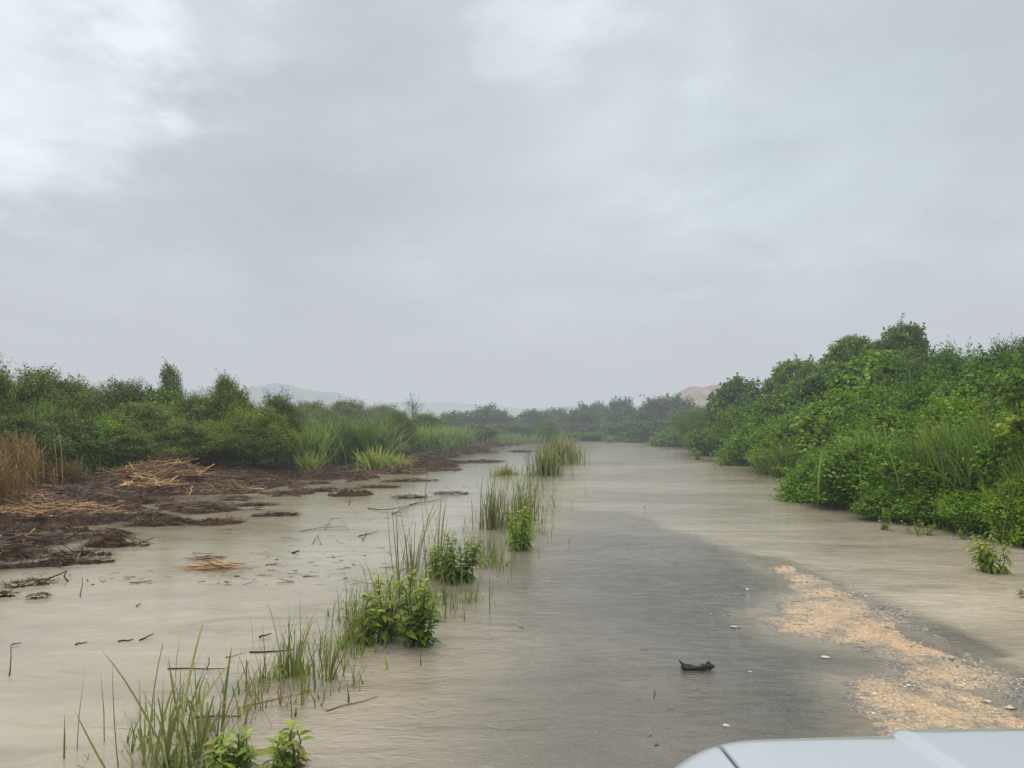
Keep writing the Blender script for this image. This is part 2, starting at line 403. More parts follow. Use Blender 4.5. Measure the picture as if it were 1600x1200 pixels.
# asphalt road sheet
us = np.concatenate([np.arange(-.35, 5.5, .09)])
rys = np.concatenate([np.arange(-40, 3, 1.0), 3 * np.exp(np.arange(0, 3.04, .015))])
U, RY = np.meshgrid(us, rys)
edge = np.where(U < .0, .12, 0) * fbm(RY * 1.5, U * 0 + 3, 71, 3) + np.where(U > 5.2, .2, 0) * fbm(RY * 1.7, U * 0 + 9, 72, 3)
RX = ROAD0 + ROADK * RY + U + edge
RZ = road_z(RX, RY) + .006 * fbm(RX * 1.3, RY * 1.3, 51, 3) - np.where((U < -.3) | (U > 5.35), .06, 0)
i = (np.arange(len(rys) - 1)[:, None] * len(us) + np.arange(len(us) - 1)[None]).reshape(-1)
rm = mesh_np("road_mesh", np.stack([RX, RY, RZ], -1).reshape(-1, 3), np.stack([i, i + 1, i + len(us) + 1, i + len(us)], 1), smooth=True)
def asphalt():
    m, nt, out, N, L = newmat("wet_asphalt")
    g = N("ShaderNodeNewGeometry")
    n1 = N("ShaderNodeTexNoise", Scale=.9, Detail=5.0); L(g.outputs["Position"], n1.inputs["Vector"])
    n2 = N("ShaderNodeTexNoise", Scale=60.0, Detail=3.0, Roughness=.8); L(g.outputs["Position"], n2.inputs["Vector"])
    vo = N("ShaderNodeTexVoronoi", Scale=75.0); L(g.outputs["Position"], vo.inputs["Vector"])
    r1 = ramp(nt, n1.outputs[0], [(.35, (.045, .047, .047)), (.7, (.085, .085, .08))])
    r2 = ramp(nt, n2.outputs[0], [(.35, .5), (.5, 1.0), (.68, 2.6)])
    mx = N("ShaderNodeMix", data_type="RGBA", blend_type="MULTIPLY"); mx.inputs[0].default_value = 1
    L(r1.outputs[0], mx.inputs[6]); L(r2.outputs[0], mx.inputs[7])
    bs = N("ShaderNodeBsdfPrincipled", Roughness=.5); L(mx.outputs[2], bs.inputs["Base Color"])
    b = N("ShaderNodeBump", Strength=.8, Distance=.006); L(vo.outputs[0], b.inputs["Height"]); L(b.outputs[0], bs.inputs["Normal"])
    L(bs.outputs[0], out.inputs[0]); return m
tag(link("road", rm, asphalt()), kind="structure")

# gravel bar washed over the road edge
gx = np.arange(1.2, 6.2, .022); gy = np.arange(1.6, 11.8, .026)
X, Y = np.meshgrid(gx, gy)
ga, gc = gravel(X, Y)
fine = fbm(X * 16, Y * 16, 61, 3); mid = fbm(X * 3.4, Y * 3.4, 62, 3)
wgt = np.maximum(sstep(-.42, .25, ga), .9 * sstep(-.25, .2, gc)) * sstep(11.8, 8.6, Y)
Z = road_z(X, Y) * (1 - wgt) + wgt * (.0030 + .008 * mid + .005 * fine + .006 * sstep(.15, .5, ga))
keep = np.maximum(ga, gc) > -.42
Z = Z + .003 + np.where(keep, 0, -.03)
nx = len(gx)
i = (np.arange(len(gy) - 1)[:, None] * nx + np.arange(nx - 1)[None]).reshape(-1)
kk = keep.reshape(-1)
i = i[kk[i] | kk[i + 1] | kk[i + nx]]
V = np.stack([X, Y, Z], -1).reshape(-1, 3)
Fc = np.stack([i, i + 1, i + nx + 1, i + nx], 1)
used = np.zeros(len(V), bool); used[Fc.ravel()] = True; remap = np.cumsum(used) - 1
gme = mesh_np("gravel_mesh", V[used], remap[Fc], smooth=True)
attr(gme, "sand", sstep(-.18, .2, ga).reshape(-1)[used]); attr(gme, "cover", sstep(-.42, .16, np.maximum(ga, gc)).reshape(-1)[used])
def gravelmat():
    m, nt, out, N, L = newmat("washed_gravel")
    g = N("ShaderNodeNewGeometry")
    a1 = N("ShaderNodeAttribute", attribute_name="sand"); a2 = N("ShaderNodeAttribute", attribute_name="cover")
    n1 = N("ShaderNodeTexNoise", Scale=3.0, Detail=6.0, Roughness=.65); L(g.outputs["Position"], n1.inputs["Vector"])
    n2 = N("ShaderNodeTexNoise", Scale=34.0, Detail=4.0, Roughness=.75); L(g.outputs["Position"], n2.inputs["Vector"])
    vo = N("ShaderNodeTexVoronoi", Scale=42.0); L(g.outputs["Position"], vo.inputs["Vector"])
    sand = ramp(nt, n1.outputs[0], [(.34, (.22, .165, .10)), (.5, (.40, .27, .145)), (.66, (.49, .305, .155))])
    grey = ramp(nt, n2.outputs[0], [(.35, (.075, .068, .055)), (.6, (.17, .145, .11)), (.72, (.42, .36, .27))])
    # sand fades into grey stones in patches
    ad = N("ShaderNodeMath", operation="SUBTRACT"); L(n1.outputs[0], ad.inputs[0]); ad.inputs[1].default_value = .5
    ma = N("ShaderNodeMath", operation="MULTIPLY_ADD"); L(ad.outputs[0], ma.inputs[0]); ma.inputs[1].default_value = 2.2; L(a1.outputs["Fac"], ma.inputs[2])
    rr = ramp(nt, ma.outputs[0], [(.15, 0.0), (1.0, 1.0)])
    mx = N("ShaderNodeMix", data_type="RGBA"); L(rr.outputs[0], mx.inputs[0]); L(grey.outputs[0], mx.inputs[6]); L(sand.outputs[0], mx.inputs[7])
    sp = ramp(nt, n2.outputs[0], [(.32, .35), (.5, 1.0), (.7, 1.5)])
    m2 = N("ShaderNodeMix", data_type="RGBA", blend_type="MULTIPLY"); m2.inputs[0].default_value = 1
    L(mx.outputs[2], m2.inputs[6]); L(sp.outputs[0], m2.inputs[7])
    bs = N("ShaderNodeBsdfPrincipled", Roughness=.45); L(m2.outputs[2], bs.inputs["Base Color"])
    b = N("ShaderNodeBump", Strength=.9, Distance=.012); L(vo.outputs[0], b.inputs["Height"]); L(b.outputs[0], bs.inputs["Normal"])
    tr = N("ShaderNodeBsdfTransparent")
    n3 = N("ShaderNodeTexNoise", Scale=9.0, Detail=5.0, Roughness=.7); L(g.outputs["Position"], n3.inputs["Vector"])
    s3 = N("ShaderNodeMath", operation="ADD"); L(n3.outputs[0], s3.inputs[0]); L(a2.outputs["Fac"], s3.inputs[1])
    r3 = ramp(nt, s3.outputs[0], [(.62, 0.0), (1.18, 1.0)])
    ms = N("ShaderNodeMixShader"); L(r3.outputs[0], ms.inputs[0]); L(tr.outputs[0], ms.inputs[1]); L(bs.outputs[0], ms.inputs[2])
    L(ms.outputs[0], out.inputs[0]); return m
tag(link("gravel_bar_on_ground", gme, gravelmat()), kind="structure")

# water sheet; every vertex knows how much mud stands over the bed
wx = np.concatenate([[-90, -60, -40, -30, -25, -20, -17], np.arange(-15, 12.5, .16), [13, 14, 16, 20, 30]])
wy = np.concatenate([[-60, -40, -25, -15, -8], np.arange(-4, 3, .5), 3 * np.exp(np.arange(0, 3.15, .012)), [72]])
wm, X, Y = grid(wx, wy, lambda x, y: (0.006 * fbm(x * .7, y * 1.1, 81, 2) * sstep(14, 40, y) + .035 * fbm(x * .8, y * .9, 83, 2) * sstep(38, 52, y) * sstep(1.5, 3, road_u(x, y))), "water_mesh")
bed = height(X, Y); u = road_u(X, Y)
on = (u > -.3) & (u < 5.4)
bed = np.where(on, np.maximum(bed, road_z(X, Y)), bed)
ga, gc = gravel(X, Y)
nz = fbm(X * .9, Y * .45, 91, 4)
murk = 1 - np.exp(-np.clip(-bed, 0, 1) / .068)
murk = np.where(bed > 0, .22, murk)
murk = np.where(on, np.clip(murk + .18 * nz * (murk < .95), .12, 1), murk)
murk = np.maximum(murk, sstep(11, 17, Y + 2.5 * nz))
# muddy fringe right of the bar and a thin veil over the shallow gravel
ulim = np.interp(Y, [4, 5.5, 7.8, 9.3, 10.7, 13, 16], [5.25, 5.1, 4.85, 4.45, 3.75, 3.1, 2.2])
murk = np.maximum(murk, sstep(-.05, .75, u - ulim + .35 * fbm(X * .8, Y * .6, 93, 4)))
veil = sstep(-.1, .15, ga)
murk = np.maximum(murk, .62 * sstep(-.65, -.02, ga + .2 * nz) * (1 - .3 * sstep(.0, .2, gc)))
murk = murk * (1 - veil * .62)
attr(wm, "murk", murk)
attr(wm, "lee", sstep(-1.2, .6, u + .3 * nz))           # 0 still side water, 1 wind ruffled sheet over the road
def watermat():
    m, nt, out, N, L = newmat("flood_water")
    g = N("ShaderNodeNewGeometry")
    a1 = N("ShaderNodeAttribute", attribute_name="murk"); a2 = N("ShaderNodeAttribute", attribute_name="lee")
    mp = N("ShaderNodeMapping"); mp.inputs["Scale"].default_value = (.16, .42, 1); mp.inputs["Rotation"].default_value = (0, 0, R(-8)); L(g.outputs["Position"], mp.inputs["Vector"])
    n1 = N("ShaderNodeTexNoise", Scale=1.0, Detail=6.0, Roughness=.6, Distortion=.6); L(mp.outputs[0], n1.inputs["Vector"])
    still = ramp(nt, n1.outputs[0], [(.32, (.25, .208, .138)), (.5, (.305, .258, .175)), (.68, (.365, .31, .213))])
    flow = ramp(nt, n1.outputs[0], [(.3, (.25, .205, .142)), (.48, (.35, .288, .203)), (.7, (.49, .402, .288))])
    mx = N("ShaderNodeMix", data_type="RGBA"); L(a2.outputs["Fac"], mx.inputs[0]); L(still.outputs[0], mx.inputs[6]); L(flow.outputs[0], mx.inputs[7])
    # ripples
    mp2 = N("ShaderNodeMapping"); mp2.inputs["Scale"].default_value = (5.0, 10.5, 1); mp2.inputs["Rotation"].default_value = (0, 0, R(14)); L(g.outputs["Position"], mp2.inputs["Vector"])
    r1 = N("ShaderNodeTexNoise", Scale=1.0, Detail=4.0, Roughness=.6, Distortion=1.5); L(mp2.outputs[0], r1.inputs["Vector"])
    mp3 = N("ShaderNodeMapping"); mp3.inputs["Scale"].default_value = (.9, 2.6, 1); mp3.inputs["Rotation"].default_value = (0, 0, R(-14)); L(g.outputs["Position"], mp3.inputs["Vector"])
    r2 = N("ShaderNodeTexNoise", Scale=1.0, Detail=3.0, Distortion=.5); L(mp3.outputs[0], r2.inputs["Vector"])
    mp4 = N("ShaderNodeMapping"); mp4.inputs["Scale"].default_value = (22, 34, 1); L(g.outputs["Position"], mp4.inputs["Vector"])
    r3 = N("ShaderNodeTexNoise", Scale=1.0, Detail=2.0); L(mp4.outputs[0], r3.inputs["Vector"])
    s1 = N("ShaderNodeMath", operation="MULTIPLY_ADD"); L(a2.outputs["Fac"], s1.inputs[0]); s1.inputs[1].default_value = .75; s1.inputs[2].default_value = .06
    b1 = N("ShaderNodeBump", Distance=.014); L(r1.outputs[0], b1.inputs["Height"]); L(s1.outputs[0], b1.inputs["Strength"])
    s2 = N("ShaderNodeMath", operation="MULTIPLY_ADD"); L(a2.outputs["Fac"], s2.inputs[0]); s2.inputs[1].default_value = .26; s2.inputs[2].default_value = .04
    b2 = N("ShaderNodeBump", Distance=.035); L(s2.outputs[0], b2.inputs["Strength"]); L(r2.outputs[0], b2.inputs["Height"]); L(b1.outputs[0], b2.inputs["Normal"])
    b3 = N("ShaderNodeBump", Distance=.004, Strength=.5); L(r3.outputs[0], b3.inputs["Height"]); L(b2.outputs[0], b3.inputs["Normal"])
    nrm = b3.outputs[0]
    mp5 = N("ShaderNodeMapping"); mp5.inputs["Scale"].default_value = (.55, 1.5, 1); mp5.inputs["Rotation"].default_value = (0, 0, R(20)); L(g.outputs["Position"], mp5.inputs["Vector"])
    n5 = N("ShaderNodeTexNoise", Scale=1.0, Detail=9.0, Roughness=.68, Distortion=1.6); L(mp5.outputs[0], n5.inputs["Vector"])
    sc = ramp(nt, n5.outputs[0], [(.36, .72), (.47, .98), (.55, 1.0), (.66, 1.22)])
    mxs = N("ShaderNodeMix", data_type="RGBA", blend_type="MULTIPLY"); mxs.inputs[0].default_value = .8; L(mx.outputs[2], mxs.inputs[6]); L(sc.outputs[0], mxs.inputs[7])
    df = N("ShaderNodeBsdfDiffuse"); L(mxs.outputs[2], df.inputs[0]); L(nrm, df.inputs["Normal"])
    tr = N("ShaderNodeBsdfTransparent"); tr.inputs[0].default_value = (.80, .79, .74, 1)
    body = N("ShaderNodeMixShader"); L(a1.outputs["Fac"], body.inputs[0]); L(tr.outputs[0], body.inputs[1]); L(df.outputs[0], body.inputs[2])
    gl = N("ShaderNodeBsdfGlossy", Roughness=.07); L(nrm, gl.inputs["Normal"]); gl.inputs[0].default_value = (.92, .93, .94, 1)
    fr = N("ShaderNodeFresnel", IOR=1.33); L(nrm, fr.inputs["Normal"])
    ms = N("ShaderNodeMixShader"); L(fr.outputs[0], ms.inputs[0]); L(body.outputs[0], ms.inputs[1]); L(gl.outputs[0], ms.inputs[2])
    L(ms.outputs[0], out.inputs[0]); return m
tag(link("water", wm, watermat()), kind="structure")

# ------------------------------------------------------------------ hills
def hill(name, cx, cy, w, d, hgt, seed, c1, c2, rot=0.0, label=None):
    n = 90
    a = np.linspace(-1, 1, n); A, B = np.meshgrid(a, np.linspace(-1, 1, 40))
    X = cx + A * w / 2 * math.cos(rot) - B * d / 2 * math.sin(rot); Y = cy + B * d / 2 * math.cos(rot) + A * w / 2 * math.sin(rot)
    prof = np.clip(1 - A * A, 0, 1) ** 1.1 * np.clip(1 - B * B, 0, 1)
    Z = hgt * prof * (1 + .28 * fbm(A * 3.2 + seed, B * 2 + seed, seed, 4)) + .3 * fbm(A * 12, B * 8, seed + 2, 3) - .6
    i = (np.arange(39)[:, None] * n + np.arange(n - 1)[None]).reshape(-1)
    me = mesh_np(name, np.stack([X, Y, Z], -1).reshape(-1, 3), np.stack([i, i + 1, i + n + 1, i + n], 1), smooth=True)
    m, nt, out, N, L = newmat(name + "_surface")
    g = N("ShaderNodeNewGeometry"); no = N("ShaderNodeTexNoise", Scale=.12, Detail=8.0, Roughness=.7); L(g.outputs["Position"], no.inputs["Vector"])
    r = ramp(nt, no.outputs[0], [(.4, c1), (.6, c2)])
    bs = N("ShaderNodeBsdfPrincipled", Roughness=.9); L(r.outputs[0], bs.inputs["Base Color"]); L(bs.outputs[0], out.inputs[0])
    tag(link(name, me, m), kind="structure")
def hx(px, Y): return (px - 800) / F * Y
hill("hill", hx(440, 300), 300, 92, 60, Ztop(606, 300) / .92, 3, (.03, .06, .03), (.10, .11, .06))
hill("hill", hx(330, 340), 340, 100, 60, Ztop(609, 340) / .92, 8, (.03, .06, .03), (.07, .09, .05))
hill("hill", hx(640, 420), 420, 230, 80, Ztop(631, 420) / .9, 5, (.03, .06, .03), (.06, .08, .05))
hill("hill", hx(930, 380), 380, 210, 80, Ztop(635, 380) / .9, 15, (.03, .06, .03), (.06, .08, .05))
hill("hill", hx(1112, 120), 120, 26, 20, Ztop(601, 120) / .93, 11, (.20, .14, .09), (.34, .24, .165))

# ------------------------------------------------------------------ plant kinds
P_ = {}
def proto(key, parts, w, h): P_[key] = (parts, w, h)
# parts: list of (name, mesh, material key)
rl = random.Random(5)
def lumps_dome(w, h, n, seed, flat=.8):
    r = random.Random(seed); out = [(0, 0, h * .45, w * .36, w * .36, h * .52)]
    for i in range(n):
        a = 6.283 * i / n + r.uniform(-.3, .3); q = r.uniform(.22, .36) * w; rr = r.uniform(.15, .24) * w
        z = r.uniform(.18, .78) * h * flat
        out.append((math.cos(a) * q, math.sin(a) * q, z, rr, rr, rr * r.uniform(.8, 1.15)))
    out.append((r.uniform(-.1, .1) * w, r.uniform(-.1, .1) * w, h * .8, w * .18, w * .18, h * .2))
    return out
for k, sd in enumerate((11, 12, 13)):
    proto(f'V{k}', [("crown", crown_mesh("vine_crown", sd, lumps_dome(4, 3, 9, sd), (27000, 15000, 24000)[k], (.098, .15, .12)[k], ('heart', 'heart', 'blade')[k], per=30, spread=(.17, .2, .17)[k], sprigs=34, spriglen=.5, hang=.7, up=.4, yellow=.012, brown=.012), 'vine'),
                    ("trunk", trunk_mesh("trunk_mesh", sd, 2.3, 1.1, 5, .06), 'bark')], 4, 3)
for k, sd in enumerate((21, 22, 23)):
    proto(f'F{k}', [("crown", crown_mesh("fine_crown", sd, lumps_dome(3.4, 3, 9, sd), 30000, .115, 'spray', per=34, spread=.15, sprigs=40, spriglen=.5, hang=.45, up=.4, bottom=-.3, yellow=.01, brown=.015), 'fine'),
                    ("trunk", trunk_mesh("trunk_mesh", sd, 2.4, 1.0, 7, .045), 'bark')], 3.4, 3)
for k, sd in enumerate((31, 32, 33)):
    proto(f'H{k}', [("crown", crown_mesh("herb_crown", sd, lumps_dome(2.4, 1.9, 8, sd), 17000, .095, 'kite', per=20, spread=.13, sprigs=150, spriglen=.55, hang=.25, up=.6, bottom=-.9, yellow=.03, brown=.012, fill=.3), 'herb'),
                    ("stem", trunk_mesh("stem_mesh", sd, 1.3, .8, 6, .02), 'stem')], 2.4, 1.9)
def lumps_tree(w, h, n, seed):
    r = random.Random(seed); out = []
    for i in range(n):
        a = r.uniform(0, 6.283); q = r.uniform(.0, .34) * w; rr = r.uniform(.13, .22) * w
        out.append((math.cos(a) * q, math.sin(a) * q, h * r.uniform(.35, .84) - rr * .0, rr, rr, rr * .85))
    return out
for k, sd in enumerate((41, 42, 43)):
    proto(f'T{k}', [("crown", crown_mesh("far_crown", sd, lumps_tree(5, 4, 12, sd) + [(0, 0, .9, 1.8, 1.8, 1.0)], 9000, .20, 'kite', per=20, spread=.28, sprigs=40, spriglen=.8, hang=.4, up=.3, bottom=-.8, yellow=.01, fill=.3), 'far'),
                    ("trunk", trunk_mesh("trunk_mesh", sd, 3.2, 1.6, 6, .09), 'bark')], 5, 4)
# upright spired dome used for crest trees
for k, sd in enumerate((51, 52)):
    proto(f'C{k}', [("crown", crown_mesh("crest_crown", sd, [(0, 0, 4.6, .9, .9, .75), (.5, .2, 4.0, .8, .8, .8), (-.6, 0, 3.7, .8, .8, .8), (0, -.3, 2.8, 1.1, 1.1, 1.2), (.2, 0, 1.4, 1.2, 1.2, 1.4)], 25000, .10, 'heart', per=26, spread=.12, sprigs=24, spriglen=.4, hang=.7, up=.4, rough=.12), 'vine'),
                    ("trunk", trunk_mesh("trunk_mesh", sd, 4.3, .6, 4, .08), 'bark')], 2.7, 5.3)
for k, (sd, wd) in enumerate(((61, (-.25, 0)), (62, (-.35, .1)), (63, (.1, 0)))):
    proto(f'G{k}', [("blades", blades_mesh("cane_blades_mesh", sd, 820, 2.5, .032, .8, lean=.3, curve=.95, wind=wd, broken=.06, dead=.08, minh=.45), 'cane')], 2.6, 2.1)
proto('Y0', [("blades", blades_mesh("yellow_blades_mesh", 66, 170, 1.3, .055, .35, lean=.45, curve=.9, wind=(-.1, 0), broken=.2, dead=.15, yellow=.45, tintm=.8), 'cane')], 1.9, 1.1)
proto('W0', [("crown", crown_mesh("wispy_crown", 71, [(0, 0, 2.0, .5, .5, .6), (.25, 0, 2.7, .38, .38, .5), (-.1, 0, 1.0, .6, .6, .8), (.45, 0, 2.95, .25, .25, .25)], 9000, .11, 'spray', per=20, spread=.14, sprigs=26, spriglen=.45, hang=.5, up=.2), 'fine'),
             ("trunk", trunk_mesh("trunk_mesh", 71, 2.6, .4, 4, .05), 'bark')], 1.7, 3.3)
bare = trunk_mesh("bare_mesh", 72, 3.3, .9, 6, .06)
proto('D0', [("trunk", bare, 'bark'), ("crown", crown_mesh("thin_crown", 73, [(0, 0, 2.4, .9, .9, .9)], 700, .12, 'spray', per=8, spread=.2, sprigs=18, spriglen=.7), 'far')], 2.0, 3.4)

first_use = {}
def put(key, x, y, z, sx, sz, rot, name, label, cat, group, sy=None):
    parts, w, h = P_[key]
    t = empty(name, (x, y, z), rot, (sx, sy or sx, sz))
    tag(t, label, cat, group)
    for pn, me, mk in parts:
        if key in first_use:
            o = first_use[key][pn].copy(); COL.objects.link(o); o.parent = t; o.name = pn
        else:
            o = link(pn, me, M[mk], t)
        first_use.setdefault('_' + key, {})[pn] = o
    first_use.setdefault(key, first_use['_' + key])
    return t
rp = random.Random(99)
def row(key, px, Y, top, wpx, name, label, cat, group, zb=None):
    _, w, h = P_[key]
    x = (px - 800) / F * Y
    z = float(height(x, Y)) if zb is None else zb
    z = max(z, -.05) - .03
    return put(key, x, Y, z, (wpx / F * Y) / w, (Ztop(top, Y) - z) / h, rp.uniform(0, 6.28) if key[0] not in 'GYD' else rp.uniform(-.5, .5), name, label, cat, group)

GR = "plants of the hedge beside the road"; GL = "plants on the far bank of the ditch"; GF = "trees across the end of the flooded road"
RIGHT = [
 ('H0', 1296, 17.8, 722, 150, 'shrub', 'low bright green shrub at the corner where the hedge juts into the water'),
 ('H1', 1366, 16.4, 702, 185, 'shrub', 'bushy bright herb mass just in from the jutting corner of the hedge'),
 ('H2', 1446, 15.2, 712, 185, 'shrub', 'bright leafy shrub above the snapped twigs floating by the hedge'),
 ('H0', 1530, 13.9, 722, 190, 'shrub', 'leafy green shrub behind the drooping shrub that stands in the water'),
 ('H1', 1622, 12.7, 665, 200, 'shrub', 'tall leafy shrub cut by the photo edge at the waterline'),
 ('H2', 1410, 18.5, 660, 200, 'shrub', 'yellowish green shrub above the low herb mass of the hedge'),
 ('H0', 1500, 17.6, 640, 170, 'shrub', 'bright shrub rising behind the long grass of the hedge'),
 ('H1', 1228, 26.5, 668, 120, 'shrub', 'small green shrub at the waterline beyond the jutting corner'),
 ('H2', 1180, 31.0, 672, 110, 'shrub', 'low shrub at the waterline in the middle of the bay of the hedge'),
 ('H0', 1122, 38.5, 672, 100, 'shrub', 'low dull shrub where the hedge first meets the flooded road end'),
 ('G2', 1420, 15.3, 692, 130, 'grass_clump', 'bright grass clump leaning out over the small herb tufts'),
 ('G0', 1612, 12.0, 690, 110, 'grass_clump', 'bright grass clump at the photo edge by the waterline'),
 ('H1', 1402, 14.6, 762, 120, 'shrub', 'small herb tuft at the waterline behind the upright leafy twig'),
 ('H2', 1470, 13.9, 772, 130, 'shrub', 'small herb tuft at the waterline behind the floating branch'),
 ('H0', 1545, 12.8, 772, 140, 'shrub', 'small herb tuft at the waterline behind the drooping shrub'),
 ('H1', 1605, 11.9, 760, 140, 'shrub', 'herb tuft at the foot of the tall leafy shrub at the photo edge'),
 ('G1', 1300, 18.6, 700, 130, 'grass_clump', 'grass clump rising out of the shrub at the jutting corner'),
 ('G2', 1395, 20.5, 640, 190, 'grass_clump', 'long grass clump high up on the hedge above the other grasses'),
 ('G1', 1240, 24.5, 690, 110, 'grass_clump', 'grass clump in the bay just beyond the jutting corner'),
 ('G2', 1362, 16.9, 668, 170, 'grass_clump', 'arching long grass clump above the jutting hedge corner'),
 ('G0', 1478, 14.7, 656, 180, 'grass_clump', 'grey green long grass clump in the middle of the hedge'),
 ('G1', 1560, 13.4, 640, 180, 'grass_clump', 'tall pale grass clump leaning over the bright shrubs'),
 ('G2', 1572, 11.9, 745, 60, 'grass_clump', 'thin yellowish reed clump at the foot of the hedge by the drooping shrub'),
 ('V0', 1275, 27.5, 640, 190, 'vine_mound', 'rounded vine mound directly behind the jutting corner'),
 ('V1', 1352, 23.5, 618, 210, 'vine_mound', 'broad vine mound behind the arching long grass'),
 ('V2', 1440, 21.5, 600, 230, 'vine_mound', 'broad vine mound below the tallest vine covered tree'),
 ('V0', 1545, 19.5, 590, 230, 'vine_mound', 'big vine mound behind the tall pale grass'),
 ('V1', 1640, 17.2, 566, 210, 'vine_mound', 'vine mound rising at the photo edge above the tall leafy shrub'),
 ('V2', 1215, 33.0, 625, 170, 'vine_mound', 'sloping vine mound above the bay of the hedge'),
 ('V0', 1300, 30.5, 590, 190, 'vine_mound', 'vine mound between the knobbly crest tree and the domed one'),
 ('V1', 1380, 28.0, 566, 200, 'vine_mound', 'vine mound carrying the domed crest trees'),
 ('V2', 1470, 26.5, 556, 200, 'vine_mound', 'vine mound sloping down from the tallest vine covered tree'),
 ('V0', 1560, 25.0, 562, 190, 'vine_mound', 'vine mound in the dip of the hedge skyline'),
 ('V1', 1160, 41.5, 600, 112, 'tree', 'squat leafy tree where the hedge drops toward the sandy hill'),
 ('V2', 1108, 46.0, 640, 110, 'shrub', 'dark shrub below the sandy hill'),
 ('C0', 1245, 38.0, 566, 88, 'tree', 'knobbly vine covered tree standing alone on the hedge slope'),
 ('C1', 1334, 34.0, 530, 86, 'tree', 'domed vine covered tree beside the tallest one'),
 ('C0', 1414, 34.0, 511, 84, 'tree', 'tallest vine covered tree on the hedge skyline'),
 ('C1', 1376, 34.8, 537, 78, 'tree', 'vine covered tree filling the gap between the two tallest'),
 ('V0', 1285, 36.5, 572, 120, 'tree', 'vine covered tree on the slope between two crest trees'),
 ('V2', 1515, 30.5, 556, 130, 'tree', 'flat topped leafy tree just past the tallest vine covered tree'),
 ('F1', 1578, 29.0, 540, 95, 'tree', 'leafy tree rising at the end of the hedge skyline'),
 ('F2', 1625, 27.0, 531, 110, 'tree', 'tree on the hedge skyline cut by the photo edge'),
 ('W0', 1468, 28.0, 548, 40, 'sapling', 'spindly sapling poking above the hedge beside the tallest tree'),
]
for k, px, Y, top, w, nm, lb in RIGHT: row(k, px, Y, top, w, nm, lb, nm.replace('_', ' '), GR)

LEFT = [
 ('F0', -28, 21.0, 556, 110, 'tree', 'dark tree at the photo edge, tip above the bank shrubs'),
 ('F1', 62, 25.0, 583, 150, 'shrub', 'broad flat topped dark shrub near the photo edge'),
 ('F2', 128, 27.5, 600, 120, 'shrub', 'dull shrub at the dip of the ditch bank skyline'),
 ('F2', 15, 19.5, 650, 160, 'shrub', 'lighter green shrub low at the photo edge above the dry reeds'),
 ('F0', 105, 21.5, 648, 150, 'shrub', 'feathery mid green shrub behind the dark mud bank'),
 ('F1', 196, 27.0, 600, 130, 'shrub', 'pale feathery shrub under the wind bent tall one'),
 ('W0', 270, 28.0, 570, 46, 'sapling', 'tall wind bent sapling standing above the shrubs'),
 ('F2', 232, 24.5, 632, 150, 'shrub', 'dark shrub behind the orange straw heap'),
 ('F0', 306, 26.0, 622, 120, 'shrub', 'shrub in the gap between the two pointed tops of the bank'),
 ('F1', 356, 26.5, 600, 90, 'shrub', 'tall dark shrub with a ragged double tip'),
 ('W0', 352, 26.2, 586, 44, 'sapling', 'thin ragged sapling sticking up through the tall dark shrub'),
 ('F2', 400, 24.8, 640, 120, 'shrub', 'dark hollow based shrub overhanging the mud bank'),
 ('F0', 432, 27.0, 622, 86, 'shrub', 'dark shrub beside the tall green cane'),
 ('H1', 40, 20.4, 672, 120, 'shrub', 'yellowish low shrub in front of the lighter shrub near the photo edge'),
 ('H2', 165, 22.2, 668, 110, 'shrub', 'bright low shrub at the top of the dark mud bank'),
 ('F1', 338, 24.2, 660, 90, 'shrub', 'small ragged shrub growing against the dark hollow based one'),
 ('V1', 250, 27.5, 620, 110, 'shrub', 'leafy creeper covered shrub below the wind bent sapling'),
 ('G2', 75, 22.8, 628, 110, 'cane_clump', 'pale cane clump between the shrubs near the photo edge'),
 ('G1', 180, 23.6, 636, 90, 'cane_clump', 'grassy cane clump growing through the shrubs above the mud bank'),
 ('F1', 400, 23.8, 668, 90, 'shrub', 'dark ragged shrub hanging over the mud at the hollow'),
 ('F2', 285, 23.5, 660, 110, 'shrub', 'green shrub directly above the orange cane heap'),
 ('F0', 195, 22.3, 672, 100, 'shrub', 'green shrub spilling down the mud bank beside the orange cane heap'),
 ('G0', 478, 27.5, 662, 110, 'cane_clump', 'green cane clump touching the dark overhanging shrub'),
 ('G1', 520, 30.0, 648, 140, 'cane_clump', 'tall wind leaned cane clump in the middle of the bank'),
 ('G0', 572, 30.5, 650, 140, 'cane_clump', 'tall cane clump above the yellow blades'),
 ('G1', 455, 32.5, 640, 120, 'cane_clump', 'cane clump rising behind the dark shrub beside it'),
 ('Y0', 486, 25.8, 702, 60, 'grass_clump', 'small yellowed blade clump drooping onto the mud'),
 ('Y0', 588, 27.6, 694, 84, 'grass_clump', 'bright yellow blade clump under the tall cane'),
 ('Y0', 622, 28.6, 706, 60, 'grass_clump', 'yellow blade clump beside the small red straw tuft'),
 ('F1', 622, 36.0, 645, 60, 'shrub', 'small dark cone shaped shrub past the cane'),
 ('G0', 668, 38.5, 662, 90, 'cane_clump', 'grassy cane clump past the dark cone shaped shrub'),
 ('G1', 706, 43.0, 664, 80, 'cane_clump', 'last low cane clump toward the road end'),
 ('F0', 660, 46.0, 648, 80, 'shrub', 'dull shrub above the grassy cane clump'),
 ('F2', 545, 46.0, 628, 100, 'shrub', 'hazy shrub above the cane clumps'),
 ('F1', 485, 44.0, 630, 100, 'shrub', 'hazy shrub seen over the cane next to the dark shrub'),
 ('F0', 600, 52.0, 636, 90, 'shrub', 'hazy low shrub behind the cone shaped shrub'),
 ('D0', 644, 58.0, 623, 30, 'tree', 'sparse half bare tree standing above the hazy shrubs'),
 ('F1', 742, 52.0, 664, 90, 'shrub', 'low shrub where the mud bank narrows'),
]
